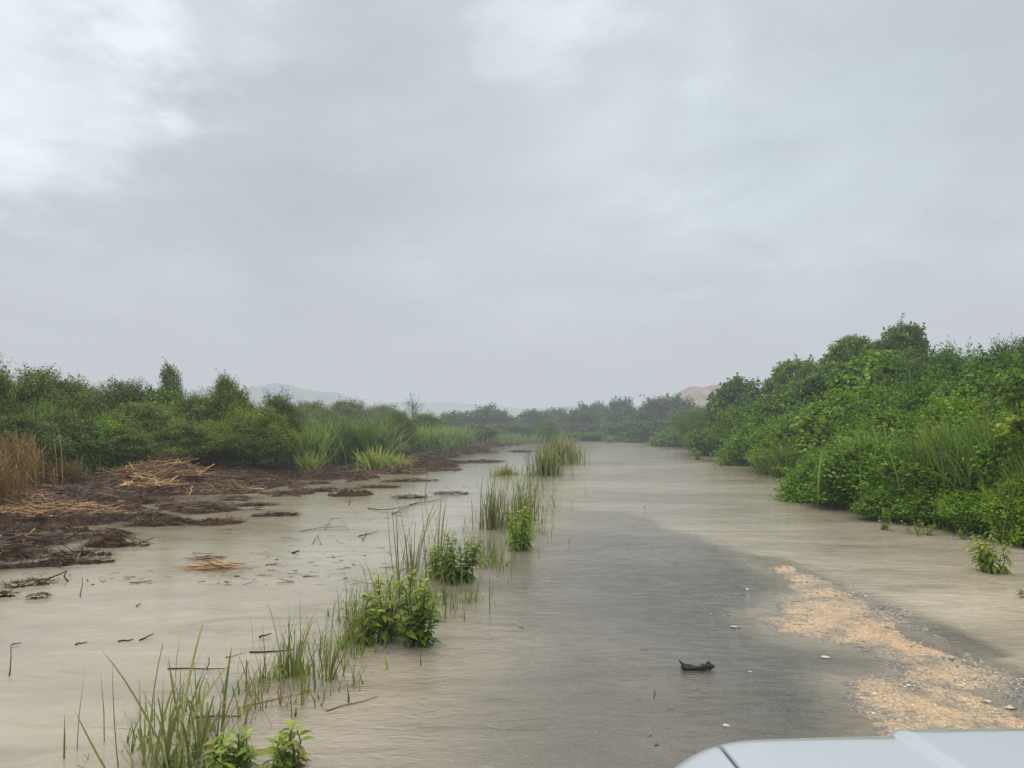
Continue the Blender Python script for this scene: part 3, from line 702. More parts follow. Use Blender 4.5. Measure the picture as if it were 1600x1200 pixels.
for k, px, Y, top, w, nm, lb in LEFT: row(k, px, Y, top, w, nm, lb, nm.replace('_', ' '), GL)

FAR = [
 ('T0', 712, 68, 645, 90, 'tree', 'low hazy tree at the ditch side end of the distant row'),
 ('T1', 775, 70, 634, 95, 'tree', 'rounded hazy tree, widest in the ditch half of the distant row'),
 ('T2', 832, 73, 641, 80, 'tree', 'low hazy tree behind the small round bush'),
 ('T0', 868, 78, 640, 60, 'tree', 'flat topped hazy tree just past the small round bush'),
 ('T1', 903, 70, 632, 72, 'tree', 'hazy tree straight above the reeds at the road bend'),
 ('T2', 934, 82, 629, 44, 'tree', 'palest narrow tree in the distant row'),
 ('T0', 970, 72, 625, 62, 'tree', 'pointed hazy tree in the middle of the distant row'),
 ('T1', 1006, 67, 630, 80, 'tree', 'hazy tree next to the tallest of the distant row'),
 ('T2', 1044, 66, 618, 90, 'tree', 'tallest tree of the distant row, before the sandy hill'),
 ('T0', 1080, 62, 638, 84, 'tree', 'darker tree in front of the sandy hill'),
 ('T1', 730, 61, 664, 90, 'shrub', 'low shrub in front of the ditch side end of the distant row'),
 ('T2', 795, 64, 662, 90, 'shrub', 'low shrub under the rounded hazy tree'),
 ('T0', 915, 64, 662, 90, 'shrub', 'green shrub behind the reeds at the road bend'),
 ('T1', 978, 61, 658, 90, 'shrub', 'green shrub under the pointed hazy tree'),
 ('T2', 1040, 57, 655, 100, 'shrub', 'shrub under the tallest of the distant row'),
 ('H1', 857, 58, 661, 40, 'shrub', 'small dark round bush alone at the far waterline'),
 ('H2', 1000, 58.5, 676, 90, 'shrub', 'low creeping shrub where the far water ends'),
 ('H0', 1062, 50.0, 672, 90, 'shrub', 'low shrub at the foot of the hedge end'),
 ('H1', 925, 62.0, 676, 80, 'shrub', 'low shrub along the far bank behind the bend reeds'),
]
for k, px, Y, top, w, nm, lb in FAR: row(k, px, Y, top, w, nm, lb, nm, GF)
g = blades_mesh("verge_mesh", 77, 9000, .55, .03, 1.0, lean=.3, curve=.6, minh=.4, segs=4)
# low grass that closes the ground under the distant row and behind the banks
def scatter_grass(name, seed, n, fn, h, w, mat, label, cat):
    rg = np.random.default_rng(seed)
    pts = fn(rg, n)
    az = rg.uniform(0, 6.28, len(pts)); hh = h * rg.uniform(.4, 1.2, len(pts)); ww = w * rg.uniform(.6, 1.3, len(pts))
    ln = rg.uniform(.1, .6, len(pts))
    s = np.stack([np.cos(az), np.sin(az), az * 0], 1); d = np.stack([-np.sin(az), np.cos(az), az * 0], 1)
    lv = []
    for t, q in ((0, 1), (.5, .8), (1, .05)):
        c = pts + d * (ln * t * t * hh)[:, None] + np.array([0, 0, 1]) * (hh * t)[:, None]
        lv.append(np.stack([c - s * (ww * q / 2)[:, None], c + s * (ww * q / 2)[:, None]], 1))
    V = np.stack(lv, 1).reshape(-1, 3)
    Fc = (np.array([[0, 1, 3, 2], [2, 3, 5, 4]])[None] + (np.arange(len(pts)) * 6)[:, None, None]).reshape(-1, 4)
    T = np.zeros((len(pts), 6, 4)); T[..., 0] = np.clip(rg.normal(.5, .2, len(pts)), 0, 1)[:, None]; T[..., 1] = (rg.random(len(pts)) < .1)[:, None] * .7; T[..., 3] = 1
    o = link(name, mesh_np(name + "_mesh", V, Fc, tint=T.reshape(-1, 4)), M[mat])
    return tag(o, label, cat, kind="stuff")
def far_pts(rg, n):
    y = rg.uniform(50, 66, n * 3); x = rg.uniform(-14, 14, n * 3); h = height(x, y)
    ok = (h > .02)
    x, y, h = x[ok][:n], y[ok][:n], h[ok][:n]
    return np.stack([x, y, h], 1)
scatter_grass("grass", 7, 9000, far_pts, .55, .06, 'cane', 'low green grass on the bank at the end of the water', 'grass')
def right_pts(rg, n):
    y = 9 + 45 * rg.random(n * 3) ** 1.3; x = BR(y) + rg.uniform(-.25, .9, n * 3) ; h = height(x, y)
    ok = h > -.08
    return np.stack([x, y, np.maximum(h, -.03)], 1)[ok][:n]
scatter_grass("grass", 8, 3500, right_pts, .22, .02, 'herb', 'short green grass and weeds along the foot of the hedge', 'grass')
def left_pts(rg, n):
    y = rg.uniform(19, 52, n * 3); x = BL(y) - rg.uniform(5.2, 12, n * 3); h = height(x, y)
    ok = h > .05
    return np.stack([x, y, h], 1)[ok][:n]
scatter_grass("grass", 9, 14000, left_pts, .6, .035, 'cane', 'rank green grass under the shrubs of the ditch bank', 'grass')
def leftdry_pts(rg, n):
    px = rg.uniform(-60, 110, n); Yd = rg.uniform(15.5, 19.5, n); x = (px - 800) / F * Yd
    return np.stack([x, Yd, height(x, Yd)], 1)
# a dry, browned reed stand at the photo edge
M['dry'] = leafmat("dry_blades", (.13, .07, .022), (.30, .165, .05), (.48, .32, .11), trans=.2)
proto('X0', [("blades", blades_mesh("dry_blades_mesh", 91, 330, 1.7, .028, .7, lean=.35, curve=.8, wind=(-.1, 0), broken=.3, dead=.5), 'dry')], 2.2, 1.5)
for px, Y, top, w, lb in ((-2, 15.6, 690, 110, 'bent orange brown reed clump hanging over the straw drift'), (28, 17.6, 655, 120, 'tall orange brown reed clump standing at the photo edge'), (-20, 16.8, 660, 130, 'browned dry reed clump cut by the photo edge'), (48, 18.6, 690, 100, 'dry brown reed clump between the straw bank and the feathery shrub'),
                          (110, 19.6, 712, 70, 'small dry reed tuft at the end of the browned reeds')):
    row('X0', px, Y, top, w, 'reed_clump', lb, 'reeds', "browned reeds on the ditch bank")

# ------------------------------------------------------------------ reeds and leafy plants between ditch and road
GM = "plants standing in the flood between ditch and road"
def reeds(px, py, n, h, w, rad, label, lean=.2, curve=.3, wind=(0, 0), seed=1, broken=.1, dead=.1, name='reed_clump', cat='reeds', mat='reed', sy=1.0, rot=0.0, yellow=0.0, minh=.45, tintm=.5):
    x, y = G(px, py)
    n = int(n * 1.7); lean *= 1.25; curve *= 1.3; minh *= .6; broken = min(.6, broken + .15)
    me = blades_mesh(name + "_mesh", seed, n, h + .12, w, rad, lean=lean, curve=curve, wind=wind, broken=broken, dead=dead, yellow=yellow, minh=minh, tintm=tintm, segs=8)
    o = link(name, me, M[mat]); o.location = (x, y, 0); o.rotation_euler = (0, 0, rot); o.scale = (1, sy, 1)
    return tag(o, label, cat, GM)
reeds(250, 1200, 17, .85, .018, .20, 'sparse long reed clump leaning over the water at the bottom edge', lean=.28, curve=.35, wind=(.35, 0), seed=101)
reeds(305, 1190, 16, .62, .016, .14, 'upright reed clump next to the low leafy plant at the bottom edge', lean=.25, curve=.4, wind=(.1, 0), seed=102, broken=.3)
reeds(370, 1120, 14, .42, .010, .16, 'broken short stalk clump with bent brown tips', lean=.3, curve=.5, seed=103, broken=.55, dead=.45)
reeds(405, 1085, 12, .42, .009, .12, 'thin wiry stalks between the two tall reed tufts and the broken stalks', lean=.25, curve=.4, seed=104, broken=.4, dead=.3)
reeds(462, 1055, 18, .62, .012, .06, 'tall slim reed tuft standing clear in the brown water', lean=.16, curve=.3, wind=(.2, 0), seed=105, broken=.15)
reeds(512, 1062, 15, .60, .012, .05, 'slim reed tuft with one long blade bent toward the leafy plants', lean=.15, curve=.35, wind=(.3, 0), seed=106, broken=.2)
reeds(542, 1072, 16, .24, .007, .10, 'short dark stalk tuft below the leafy plants', lean=.3, curve=.5, seed=107, broken=.5, dead=.6)
reeds(612, 985, 20, .8, .010, .22, 'thin reeds growing up through the pair of leafy plants', lean=.12, curve=.25, wind=(.12, 0), seed=108)
reeds(645, 915, 34, 1.15, .011, .28, 'tallest reed clump with long seed stalks behind the leafy plants', lean=.14, curve=.25, wind=(.14, 0), seed=109, minh=.4)
reeds(688, 880, 16, 1.05, .010, .16, 'few very tall thin stalks beside the dark leafy plant', lean=.14, curve=.2, wind=(.2, 0), seed=110, minh=.4)
reeds(770, 826, 80, .98, .013, .26, 'upright narrow reed clump past the dark leafy plant', lean=.09, curve=.2, wind=(.05, 0), seed=111, minh=.5)
reeds(800, 822, 36, .72, .012, .22, 'brown tinged reed clump between two green ones', lean=.15, curve=.3, seed=112, dead=.45)
reeds(822, 815, 95, 1.0, .013, .28, 'thick green reed clump beside the road, bushier at its foot', lean=.16, curve=.3, wind=(.08, 0), seed=113, minh=.35)
reeds(850, 800, 26, .5, .010, .35, 'low flattened reeds trailing onto the road', lean=.7, curve=.8, wind=(.5, 0), seed=114, dead=.3)
reeds(838, 768, 12, .5, .014, .25, 'few short cut stalks before the big far reed bed', lean=.1, curve=.15, seed=115, dead=.3)
reeds(852, 742, 150, 1.05, .03, .62, 'near half of the big dense reed bed by the road bend', lean=.14, curve=.35, wind=(.12, .1), seed=116, minh=.35, sy=2.2)
reeds(872, 724, 210, 1.3, .035, .8, 'far half of the big dense reed bed by the road bend', lean=.14, curve=.35, wind=(.12, .1), seed=117, minh=.35, sy=2.6)
reeds(884, 716, 160, 1.2, .035, .7, 'low reeds spilling from the big bed toward the road', lean=.3, curve=.5, wind=(.25, .1), seed=118, minh=.3, sy=2.5)
reeds(790, 742, 150, .45, .03, .45, 'low grass tuft on the ditch side mud spit', lean=.45, curve=.6, seed=119, minh=.3, dead=.25, yellow=.2, name='grass_clump', cat='grass clump')
reeds(735, 938, 90, .20, .007, .10, 'small grass tuft in the shallow water beside the road', lean=.5, curve=.7, seed=120, minh=.4, name='grass_clump', cat='grass clump')
reeds(760, 888, 120, .16, .008, .22, 'flattened weed patch along the road edge past the dark leafy plant', lean=.7, curve=.8, seed=121, minh=.3, dead=.4, name='grass_clump', cat='grass clump')

def leafy(px, py, h, rad, stems, leaf, label, seed, name='leafy_plant', cat='plant', group=GM, pairs=7, droop=.25, yellowtop=.25, brown=.03, mat='basil', rot=(0, 0, 0), z=0):
    x, y = G(px, py)
    s, l = herb_parts(seed, h, rad, stems, leaf, pairs, droop, yellowtop, brown)
    t = empty(name, (x, y, z)); t.rotation_euler = rot
    tag(t, label, cat, group); link("stem", s, M['stem'], t); link("leaves", l, M[mat], t)
    return t
leafy(352, 1215, .26, .16, 6, .13, 'low leafy plant half under water at the bottom edge', 201, droop=.3, pairs=4, yellowtop=.05)
leafy(392, 1205, .24, .22, 7, .13, 'spreading leafy sprig bent over the water at the bottom edge', 207, droop=.1, pairs=4, yellowtop=.05)
leafy(458, 1212, .32, .14, 5, .12, 'leafy plant with twisted brown edged leaves at the bottom edge', 202, brown=.25, yellowtop=.1, pairs=5)
leafy(562, 1003, .42, .24, 7, .135, 'leafy plant nearest the two slim reed tufts', 203, brown=.05, pairs=5, yellowtop=.4)
leafy(602, 1000, .66, .17, 6, .135, 'tallest leafy plant of the cluster in the water', 204, yellowtop=.5, pairs=6)
leafy(655, 1005, .60, .26, 11, .14, 'bright yellow green leafy plant on the road side of the cluster', 205, yellowtop=.75, pairs=6)
leafy(712, 908, .58, .34, 14, .16, 'dark leafy plant beyond the bright cluster', 206, yellowtop=.1, pairs=6)
leafy(682, 900, .40, .20, 6, .13, 'smaller dim leafy plant leaning on the dark one', 209, yellowtop=.05, mat='herb', pairs=5)
leafy(808, 858, .72, .34, 15, .14, 'dark leafy weed at the foot of the thick reed clump', 208, yellowtop=.05, mat='herb', pairs=5)
leafy(775, 880, .14, .45, 9, .08, 'creeping weed trailing from the dark leafy weed toward the road', 218, yellowtop=.05, mat='herb', pairs=4, brown=.2)

GW = "plants standing in the water along the hedge"
t = leafy(1556, 893, .55, .30, 8, .15, 'drooping leafy shrub alone in the water with dark lower leaves', 211, droop=.7, yellowtop=.1, brown=.12, group=GW, mat='basil')
leafy(1384, 828, .42, .12, 4, .11, 'small leafy twig standing upright in front of the hedge', 212, group=GW, mat='basil', pairs=5, droop=.5)
leafy(1440, 836, .24, .36, 9, .10, 'flattened twiggy branch floating in front of the hedge', 213, group=GW, pairs=4, droop=.3, brown=.3, mat='herb')
leafy(1508, 842, .20, .12, 4, .08, 'tiny sprig between the floating branch and the drooping shrub', 214, group=GW, pairs=4, brown=.2, mat='herb')
leafy(1598, 934, .12, .08, 3, .08, 'tiny bright sprig at the photo edge in open water', 215, group=GW, pairs=4)
leafy(1089, 718, .55, .30, 5, .2, 'small weed standing in the flooded road end', 216, group=GW, pairs=5, mat='herb')
leafy(1105, 721, .18, .55, 6, .16, 'low trailing weed beside the small standing weed', 217, group=GW, pairs=4, mat='herb', brown=.3)
leafy(1128, 728, .22, .35, 4, .14, 'half sunk weed nearest the bay of the hedge', 218, group=GW, pairs=4, mat='herb', brown=.3)
leafy(955, 691, .6, .9, 9, .28, 'weed tuft breaking the wavy water at the road bend', 219, group=GW, pairs=4, mat='herb')
reeds(330, 1150, 16, .5, .010, .22, 'tangle of thin bent stalks above the low leafy plant', lean=.4, curve=.6, seed=131, broken=.6, dead=.4)
reeds(285, 1110, 10, .38, .010, .14, 'few slanting blades on the ditch side of the bent stalk tangle', lean=.35, curve=.4, wind=(.3, 0), seed=132, dead=.2)
reeds(440, 1100, 12, .30, .008, .12, 'short wiry stalks just before the tall slim reed tuft', lean=.25, curve=.4, seed=133, broken=.5, dead=.5)
reeds(590, 955, 18, .55, .008, .2, 'thin reeds on the ditch side of the leafy cluster', lean=.2, curve=.4, wind=(-.1, 0), seed=134, dead=.2)
reeds(700, 960, 26, .22, .007, .2, 'short dark stalks between the bright leafy plant and the small grass tuft', lean=.4, curve=.6, seed=135, broken=.4, dead=.5)
reeds(745, 862, 30, .4, .008, .3, 'thin low reeds between the dark leafy plant and the narrow reed clump', lean=.25, curve=.4, seed=136, dead=.4)
line = np.array([G(*p) for p in ((190, 1230), (300, 1175), (400, 1085), (470, 1035), (560, 985), (650, 955), (720, 895), (765, 850), (805, 815), (838, 760), (868, 715), (890, 700))])
def strip_pts(rg, n):
    t = rg.random(n) ** .8; L_ = np.linspace(0, 1, len(line))
    x = np.interp(t, L_, line[:, 0]); y = np.interp(t, L_, line[:, 1])
    wd = .16 + .014 * y
    x = x + rg.normal(0, 1, n) * wd; y = y + rg.normal(0, 1, n) * wd
    ok = rg.random(n) < sstep(.42, .75, vnoise(x * 2.4, y * 1.7, 55)) * .9 + .06
    return np.stack([x, y, np.full(n, -.06)], 1)[ok]
scatter_grass("grass", 17, 3000, strip_pts, .42, .009, 'reed', 'thin ragged grass coming through the flood between ditch and road', 'grass')
scatter_grass("weeds", 18, 4200, strip_pts, .17, .016, 'herb', 'low drowned weeds along the line between ditch and road', 'weeds')
# pinnate yellow-green fronds at the edge of the hedge
def fronds(px, Y, zt, n, ln, label, seed, yellow):
    rg = np.random.default_rng(seed); x = (px - 800) / F * Y; z0 = float(height(x, Y))
    P = []; Dr = []; Nr = []; S = []; T = []; b = MB(); hh = zt - z0
    b.tube([(0, 0, -.1), (.02, .02, hh * .5), (.0, 0, hh * .8)], [.04, .035, .02])
    for k in range(n):
        a = 6.283 * k / n + rg.uniform(-.3, .3); e = rg.uniform(.4, 1.2)
        p0 = np.array([0, 0, hh * .8]); prev = p0; pts = [p0]
        for j in range(1, 9):
            t = j / 8; r_ = ln * t
            p = p0 + np.array([math.cos(a) * math.cos(e), math.sin(a) * math.cos(e), math.sin(e)]) * r_ + np.array([0, 0, -.45 * ln * t * t])
            pts.append(p); d = unit(p - prev)
            side = unit(np.cross(d, [0, 0, 1.0]))
            for sg in (-1, 1):
                for q in range(2):
                    P.append(prev + (p - prev) * (q * .5)); Dr.append(side * sg + d * .6 + np.array([0, 0, -.15])); Nr.append(np.array([0, 0, 1.0]) + rg.normal(0, .2, 3))
                    S.append(.26 * (1 - .5 * t) * rg.uniform(.8, 1.1)); T.append((.8, 0, yellow * rg.random(), 1))
            prev = p
        b.tube(pts, .008, n=4)
    V, Fc, k = leaves_np(np.array(P), unit(np.array(Dr)), unit(np.array(Nr)), np.array(S), 'lance')
    t = empty('sapling', (x, Y, z0)); tag(t, label, 'sapling', GR)
    link("stem", b.mesh("stem_mesh", True), M['stem'], t); link("leaves", mesh_np("frond_leaves_mesh", V, Fc, tint=np.repeat(np.array(T), k, axis=0)), M['basil'], t)
fronds(1602, 11.9, Ztop(640, 11.9), 9, .55, 'sapling with pale feathered fronds at the photo edge above the hedge foot', 301, .35)
row('Y0', 1448, 14.9, 652, 70, 'grass_clump', 'yellow bladed clump in the middle of the hedge', 'grass clump', GR)

# ------------------------------------------------------------------ wrack and debris
def straw_np(rg, P, ln, w, az, tilt, tint, segs=2):
    n = len(P)
    d = np.stack([np.cos(az) * np.cos(tilt), np.sin(az) * np.cos(tilt), np.sin(tilt)], 1)
    s = unit(np.cross(d, rg.normal(0, .4, (n, 3)) + np.array([0, 0, 1.0])))
    bend = rg.normal(0, .25, (n, 3)) * np.array([1, 1, .3])
    lv = []
    for t in np.linspace(0, 1, segs + 1):
        c = P + d * (ln * (t - .5))[:, None] + bend * (ln * (t - .5) ** 2)[:, None]
        lv.append(np.stack([c - s * (w / 2)[:, None], c + s * (w / 2)[:, None]], 1))
    V = np.stack(lv, 1).reshape(-1, 3); k = (segs + 1) * 2
    q = [[i * 2, i * 2 + 1, i * 2 + 3, i * 2 + 2] for i in range(segs)]
    Fc = (np.array(q)[None] + (np.arange(n) * k)[:, None, None]).reshape(-1, 4)
    T = np.ones((n, k, 4)); T[..., 0] = tint[:, None]
    return V, Fc, T.reshape(-1, 4)
rg = np.random.default_rng(400)
n = 60000
y = 8 + 44 * rg.random(n) ** 1.5; x = BL(y) - rg.uniform(-1.4, 6.5, n) * np.where(y < 30, 1, .7)
h = height(x, y); ok = h > .012; x, y, h = x[ok], y[ok], h[ok]
pxs = 800 + x / y * F
warm = .9 * np.exp(-((pxs - 50) / 100) ** 2) * np.exp(-((y - 15.8) / 1.5) ** 2) * (vnoise(x * 1.6, y * 1.6, 88) * 1.2) + 1.0 * np.exp(-((pxs - 245) / 50) ** 2) * np.exp(-((y - 21) / 2.5) ** 2) + .35 * np.exp(-((pxs - 330) / 60) ** 2) * np.exp(-((y - 21) / 2) ** 2)
tint = np.clip(rg.normal(.26, .14, len(x)) + np.clip(warm, 0, 1) * rg.uniform(.2, .85, len(x)) + (rg.random(len(x)) < .02) * .35, 0, 1)
nn = len(x)
V, Fc, T = straw_np(rg, np.stack([x, y, h + rg.uniform(0, .05, nn) + .06 * rg.random(nn) * warm], 1), rg.uniform(.08, .42, nn) * (1 + .8 * warm), rg.uniform(.006, .02, nn), rg.normal(.4, .9, nn), rg.normal(0, .18, nn), tint)
tag(link("plant_debris", mesh_np("debris_mesh", V, Fc, tint=T), M['straw']), 'dark flood wrack of sodden straw and stalks covering the ditch bank', 'debris', kind="stuff")

def straw_heap(px, py, w, hgt, n, label, seed, warm, name='straw_bundle', az0=None, ln=.5, z=None, cat='straw'):
    x, y = G(px, py, z or 0.0); rg = np.random.default_rng(seed)
    if z is None: z = max(0, float(height(x, y)))
    a = rg.uniform(0, 6.28, n); r_ = np.sqrt(rg.random(n)) * w / 2
    px_, py_ = np.cos(a) * r_, np.sin(a) * r_ * .7
    zz = hgt * (1 - (r_ / (w / 2)) ** 2) * rg.random(n) + .01
    az = rg.uniform(0, 6.28, n) if az0 is None else rg.normal(az0, .25, n)
    V, Fc, T = straw_np(rg, np.stack([px_, py_, zz], 1), ln * rg.uniform(.4, 1.2, n), rg.uniform(.008, .02, n), az, rg.normal(0, .22, n), np.clip(rg.normal(warm, .18, n), 0, 1), 3)
    V[:, 2] = np.maximum(V[:, 2], .002)
    o = link(name, mesh_np(name + "_mesh", V, Fc, tint=T), M['straw']); o.location = (x, y, z)
    return tag(o, label, cat, "clumps of washed up straw")
straw_heap(335, 887, .62, .05, 60, 'orange straw bundle floating alone in the open ditch water', 501, .78, az0=.15, ln=.5)
straw_heap(322, 874, .34, .10, 22, 'bent dark stalks rising from the orange straw bundle', 502, .4, az0=.4, ln=.32)
straw_heap(250, 742, 2.2, .55, 420, 'tall heap of orange broken cane on the mud bank', 503, .62, ln=1.1, z=.35)
straw_heap(232, 758, 1.2, .3, 90, 'pale upright straws slumped in front of the orange cane heap', 504, .85, ln=.7, z=.3)
straw_heap(75, 800, 2.6, .14, 300, 'long orange straw drift along the bank edge', 505, .66, az0=.35, ln=.8, z=.14)
straw_heap(8, 760, 1.6, .7, 160, 'orange broken reeds hanging at the photo edge', 506, .7, ln=1.0, z=.3)
straw_heap(640, 738, 1.1, .4, 90, 'small red brown straw tuft at the mud bank tip', 507, .62, ln=.6, z=.05)
straw_heap(345, 768, 2.0, .2, 220, 'brown straw scatter on the mud under the hollow shrub', 508, .45, ln=.6, z=.15)

def clod(px, py, w, d, hgt, label, seed, rot=0.0, straws=40, warm=.25):
    x, y = G(px, py); rg = np.random.default_rng(seed)
    nx_, ny_ = 46, 26
    A, B = np.meshgrid(np.linspace(-1, 1, nx_), np.linspace(-1, 1, ny_))
    X = A * w / 2; Y = B * d / 2
    rr = A * A + B * B
    Z = .8 * (1 - rr) + 1.1 * fbm(A * 2.5 * w + seed, B * 2.5 * d + seed, seed, 4)
    Z = np.clip(Z, -.35, None) * hgt * .8 * (.35 + 1.0 * vnoise(A * 6, B * 5, seed + 3)) + .03 * fbm(A * 16 * w, B * 16 * d, seed + 5, 2)
    Z = np.where((np.abs(A) > .99) | (np.abs(B) > .99), -.05, Z) - .012
    i = (np.arange(ny_ - 1)[:, None] * nx_ + np.arange(nx_ - 1)[None]).reshape(-1)
    me = mesh_np("clod_mesh", np.stack([X, Y, Z], -1).reshape(-1, 3), np.stack([i, i + 1, i + nx_ + 1, i + nx_], 1), smooth=True)
    t = empty("debris_raft", (x, y, 0), rot); tag(t, label, "debris raft", "rafts of mud and stalks stranded in the ditch water")
    link("mud", me, M_MUD, t)
    a = rg.uniform(0, 6.28, straws); q = np.sqrt(rg.random(straws)) * .95
    sx_, sy_ = np.cos(a) * q * w / 2, np.sin(a) * q * d / 2
    V, Fc, T = straw_np(rg, np.stack([sx_, sy_, hgt * .7 * (1 - q * q) + .01 + .02 * rg.random(straws)], 1), rg.uniform(.08, .35, straws) * min(1, w), rg.uniform(.005, .013, straws), rg.normal(.1, .8, straws), rg.normal(0, .25, straws), np.clip(rg.normal(warm, .2, straws), 0, 1), 3)
    link("stalks", mesh_np("stalks_mesh", V, Fc, tint=T), M['straw'], t)
M_MUD = ground_material(); M_MUD.name = "wet_mud"
CL = [
 (70, 882, 1.7, .45, .10, 'long low dark mud raft leading from the photo edge to the domed raft', .25),
 (182, 853, .95, .40, .16, 'domed dark mud raft with a stick standing at its end', .1),
 (40, 832, 2.0, .9, .16, 'thick mud shelf below the orange straw drift', .1),
 (255, 820, 1.5, .5, .14, 'mud raft with a few pale stalks, furthest up toward the bank', .2),
 (345, 818, .9, .55, .10, 'slanting dark mud raft past the one with pale stalks', .7),
 (190, 808, .9, .3, .05, 'thin mud sliver just off the bank edge', .3),
 (548, 774, 1.1, .7, .20, 'rounded brown mud mound farthest from the bank', .1),
 (490, 768, 1.2, .4, .07, 'flat mud raft joining the rounded mound to the bank', .2),
 (430, 806, .9, .25, .06, 'thin twiggy raft in open water', .15),
 (445, 772, 1.3, .35, .06, 'dark flat raft at the tip of the mud bank', .1),
 (45, 915, .55, .16, .06, 'narrow dark mud bar with an angular twig above it', .55),
 (8, 932, .30, .10, .04, 'small mud lump at the photo edge', .2),
 (60, 935, .25, .12, .05, 'little dark lump with stalks under it', .3),
 (590, 762, 1.3, .3, .06, 'thin dark strip between the rounded mud mound and the bank', .15),
 (300, 790, 1.8, .4, .07, 'long dark strip lying just off the mud bank', .2),
 (120, 868, 1.0, .2, .05, 'narrow broken strip between the low raft and the domed one', .1),
 (400, 790, 1.0, .25, .05, 'small dark strip past the slanting mud raft', .3),
 (640, 752, 1.8, .4, .06, 'dark strip below the red brown straw tuft', .3),
 (640, 778, .9, .3, .05, 'thin raft past the rounded mud mound', .1),
 (705, 772, .9, .22, .04, 'faint flat raft nearest the tall thin stalks', .1),
 (680, 735, 2.2, 1.2, .12, 'broad dark mud flat at the end of the ditch bank', .4),
 (755, 722, 2.0, 1.2, .10, 'mud flat beyond the low grass tuft', .5),
 (735, 708, 3.0, 1.6, .12, 'mud flat in the narrow far end of the ditch', .4),
 (812, 706, 1.6, 1.2, .10, 'far mud spit beside the big reed bed', .4),
]
for k, (px, py, w, d, hg, lb, ro) in enumerate(CL): clod(px, py, w, d, hg, lb, 600 + k, rot=ro, straws=int(60 + 90 * w))

def stick(pts, r, label, tint=.2, name='floating_stick', cat='stick'):
    """pts: (px, py, height above water) along one stick"""
    b = MB(); w = [G(p[0], p[1]) for p in pts]; o = w[0]
    pp = [(a[0] - o[0], a[1] - o[1], p[2]) for a, p in zip(w, pts)]
    out = [pp[0]]
    rr = random.Random(len(label) + int(pts[0][0]))
    for a, c in zip(pp[:-1], pp[1:]):
        for j in (1, 2, 3):
            t = j / 3; out.append(tuple(a[i] * (1 - t) + c[i] * t + (rr.uniform(-1, 1) * r * (2.2 if i < 2 else .6) if j < 3 else 0) for i in range(3)))
    b.tube(out, [r * (1 - .5 * j / (len(out) - 1)) for j in range(len(out))], n=5, t=(tint, 0, 0, 1))
    ob = link(name, b.mesh(name + "_mesh", True), M['straw']); ob.location = (o[0], o[1], 0)
    return tag(ob, label, cat, "sticks and stalks in the ditch water")
stick([(132, 870, -.02), (126, 850, .12), (118, 830, .22)], .009, 'stick jutting from the domed mud raft', .12)
stick([(70, 907, .0), (105, 905, .10)], .010, 'angular dark twig above the narrow mud bar', .12)
stick([(102, 912, -.05), (104, 905, .10)], .014, 'short post of wood under the angular twig', .12)
stick([(14, 1058, -.02), (16, 1040, .15)], .006, 'thin upright stalk near the photo edge', .2)
stick([(18, 1009, .01), (34, 1008, .02)], .006, 'short flat stalk hooked on the thin upright one', .15)
stick([(118, 1008, .004), (136, 1004, .008)], .007, 'first short stick of the floating line of three', .15)
stick([(184, 1003, .004), (208, 1000, .008)], .008, 'middle stick of the floating line of three', .15)
stick([(218, 1001, .004), (240, 994, .02)], .008, 'lifted end stick of the floating line of three', .12)
stick([(262, 1046, .006), (352, 1047, .012)], .006, 'dark straight stalk lying across the reed tops', .12)
stick([(325, 1046, -.03), (326, 1046, .09)], .006, 'small upright stalk crossing the dark straight one', .15)
stick([(390, 1020, .006), (460, 1017, .014)], .008, 'long dark stick floating behind the slim reed tuft', .1)
stick([(352, 1028, .006), (385, 1024, .02)], .006, 'pale straw beside the long dark floating stick', .8)
stick([(405, 997, .01), (424, 995, .03)], .010, 'small dark bent piece of wood above the long floating stick', .12)
stick([(300, 1123, .006), (372, 1122, .012)], .008, 'thin brown stalk floating among the near reeds', .2)
stick([(380, 1105, .004), (500, 1078, .012)], .005, 'pale long blade floating across to the short dark stalks', .75)
stick([(510, 1112, .004), (590, 1090, .01)], .005, 'pale blade floating on the road side of the reeds', .6)
stick([(508, 828, .01), (516, 819, .09), (530, 818, .10), (545, 829, .01)], .007, 'arched reddish stalk over the water in the middle of the ditch', .5)
stick([(470, 831, .01), (500, 826, .02), (540, 826, .03)], .008, 'straight reddish stalk under the arched one', .5)
stick([(575, 795, .01), (600, 799, .03), (625, 797, .05), (648, 789, .04)], .012, 'crooked brown branch toward the road side of the ditch', .4)
stick([(612, 804, .01), (636, 796, .04), (658, 786, .07)], .010, 'raised branch crossing the crooked brown one', .35)
stick([(640, 790, .01), (695, 780, .03)], .010, 'flat end branch beside the crooked brown one', .35)
stick([(489, 850, .01), (497, 842, .06), (503, 852, .01)], .007, 'small twig arch in open ditch water', .2)
stick([(560, 838, .006), (592, 832, .02)], .008, 'thin twig floating below the crooked branch', .2)
stick([(566, 845, .01), (573, 838, .07)], .009, 'stub twig sticking out under the thin floating twig', .15)
stick([(456, 865, .006), (468, 864, .03)], .018, 'tiny dark chip of wood in open ditch water', .1)
stick([(415, 883, .004), (432, 882, .008)], .008, 'tiny flat twig past the orange straw bundle', .15)
stick([(473, 901, .004), (498, 901, .008)], .006, 'tiny thin twig in the widest open water', .15)
stick([(213, 948, .004), (220, 947, .03)], .008, 'reddish chip in open water by itself', .45)
stick([(543, 792, -.02), (550, 778, .12)], .010, 'short leaning stalk beside the rounded mud mound', .35)
stick([(664, 782, -.02), (668, 770, .55)], .010, 'tall lone brown stalk standing in the ditch', .4)
stick([(126, 935, -.03), (128, 920, .12)], .007, 'lone thin stalk standing past the small mud lumps', .2)
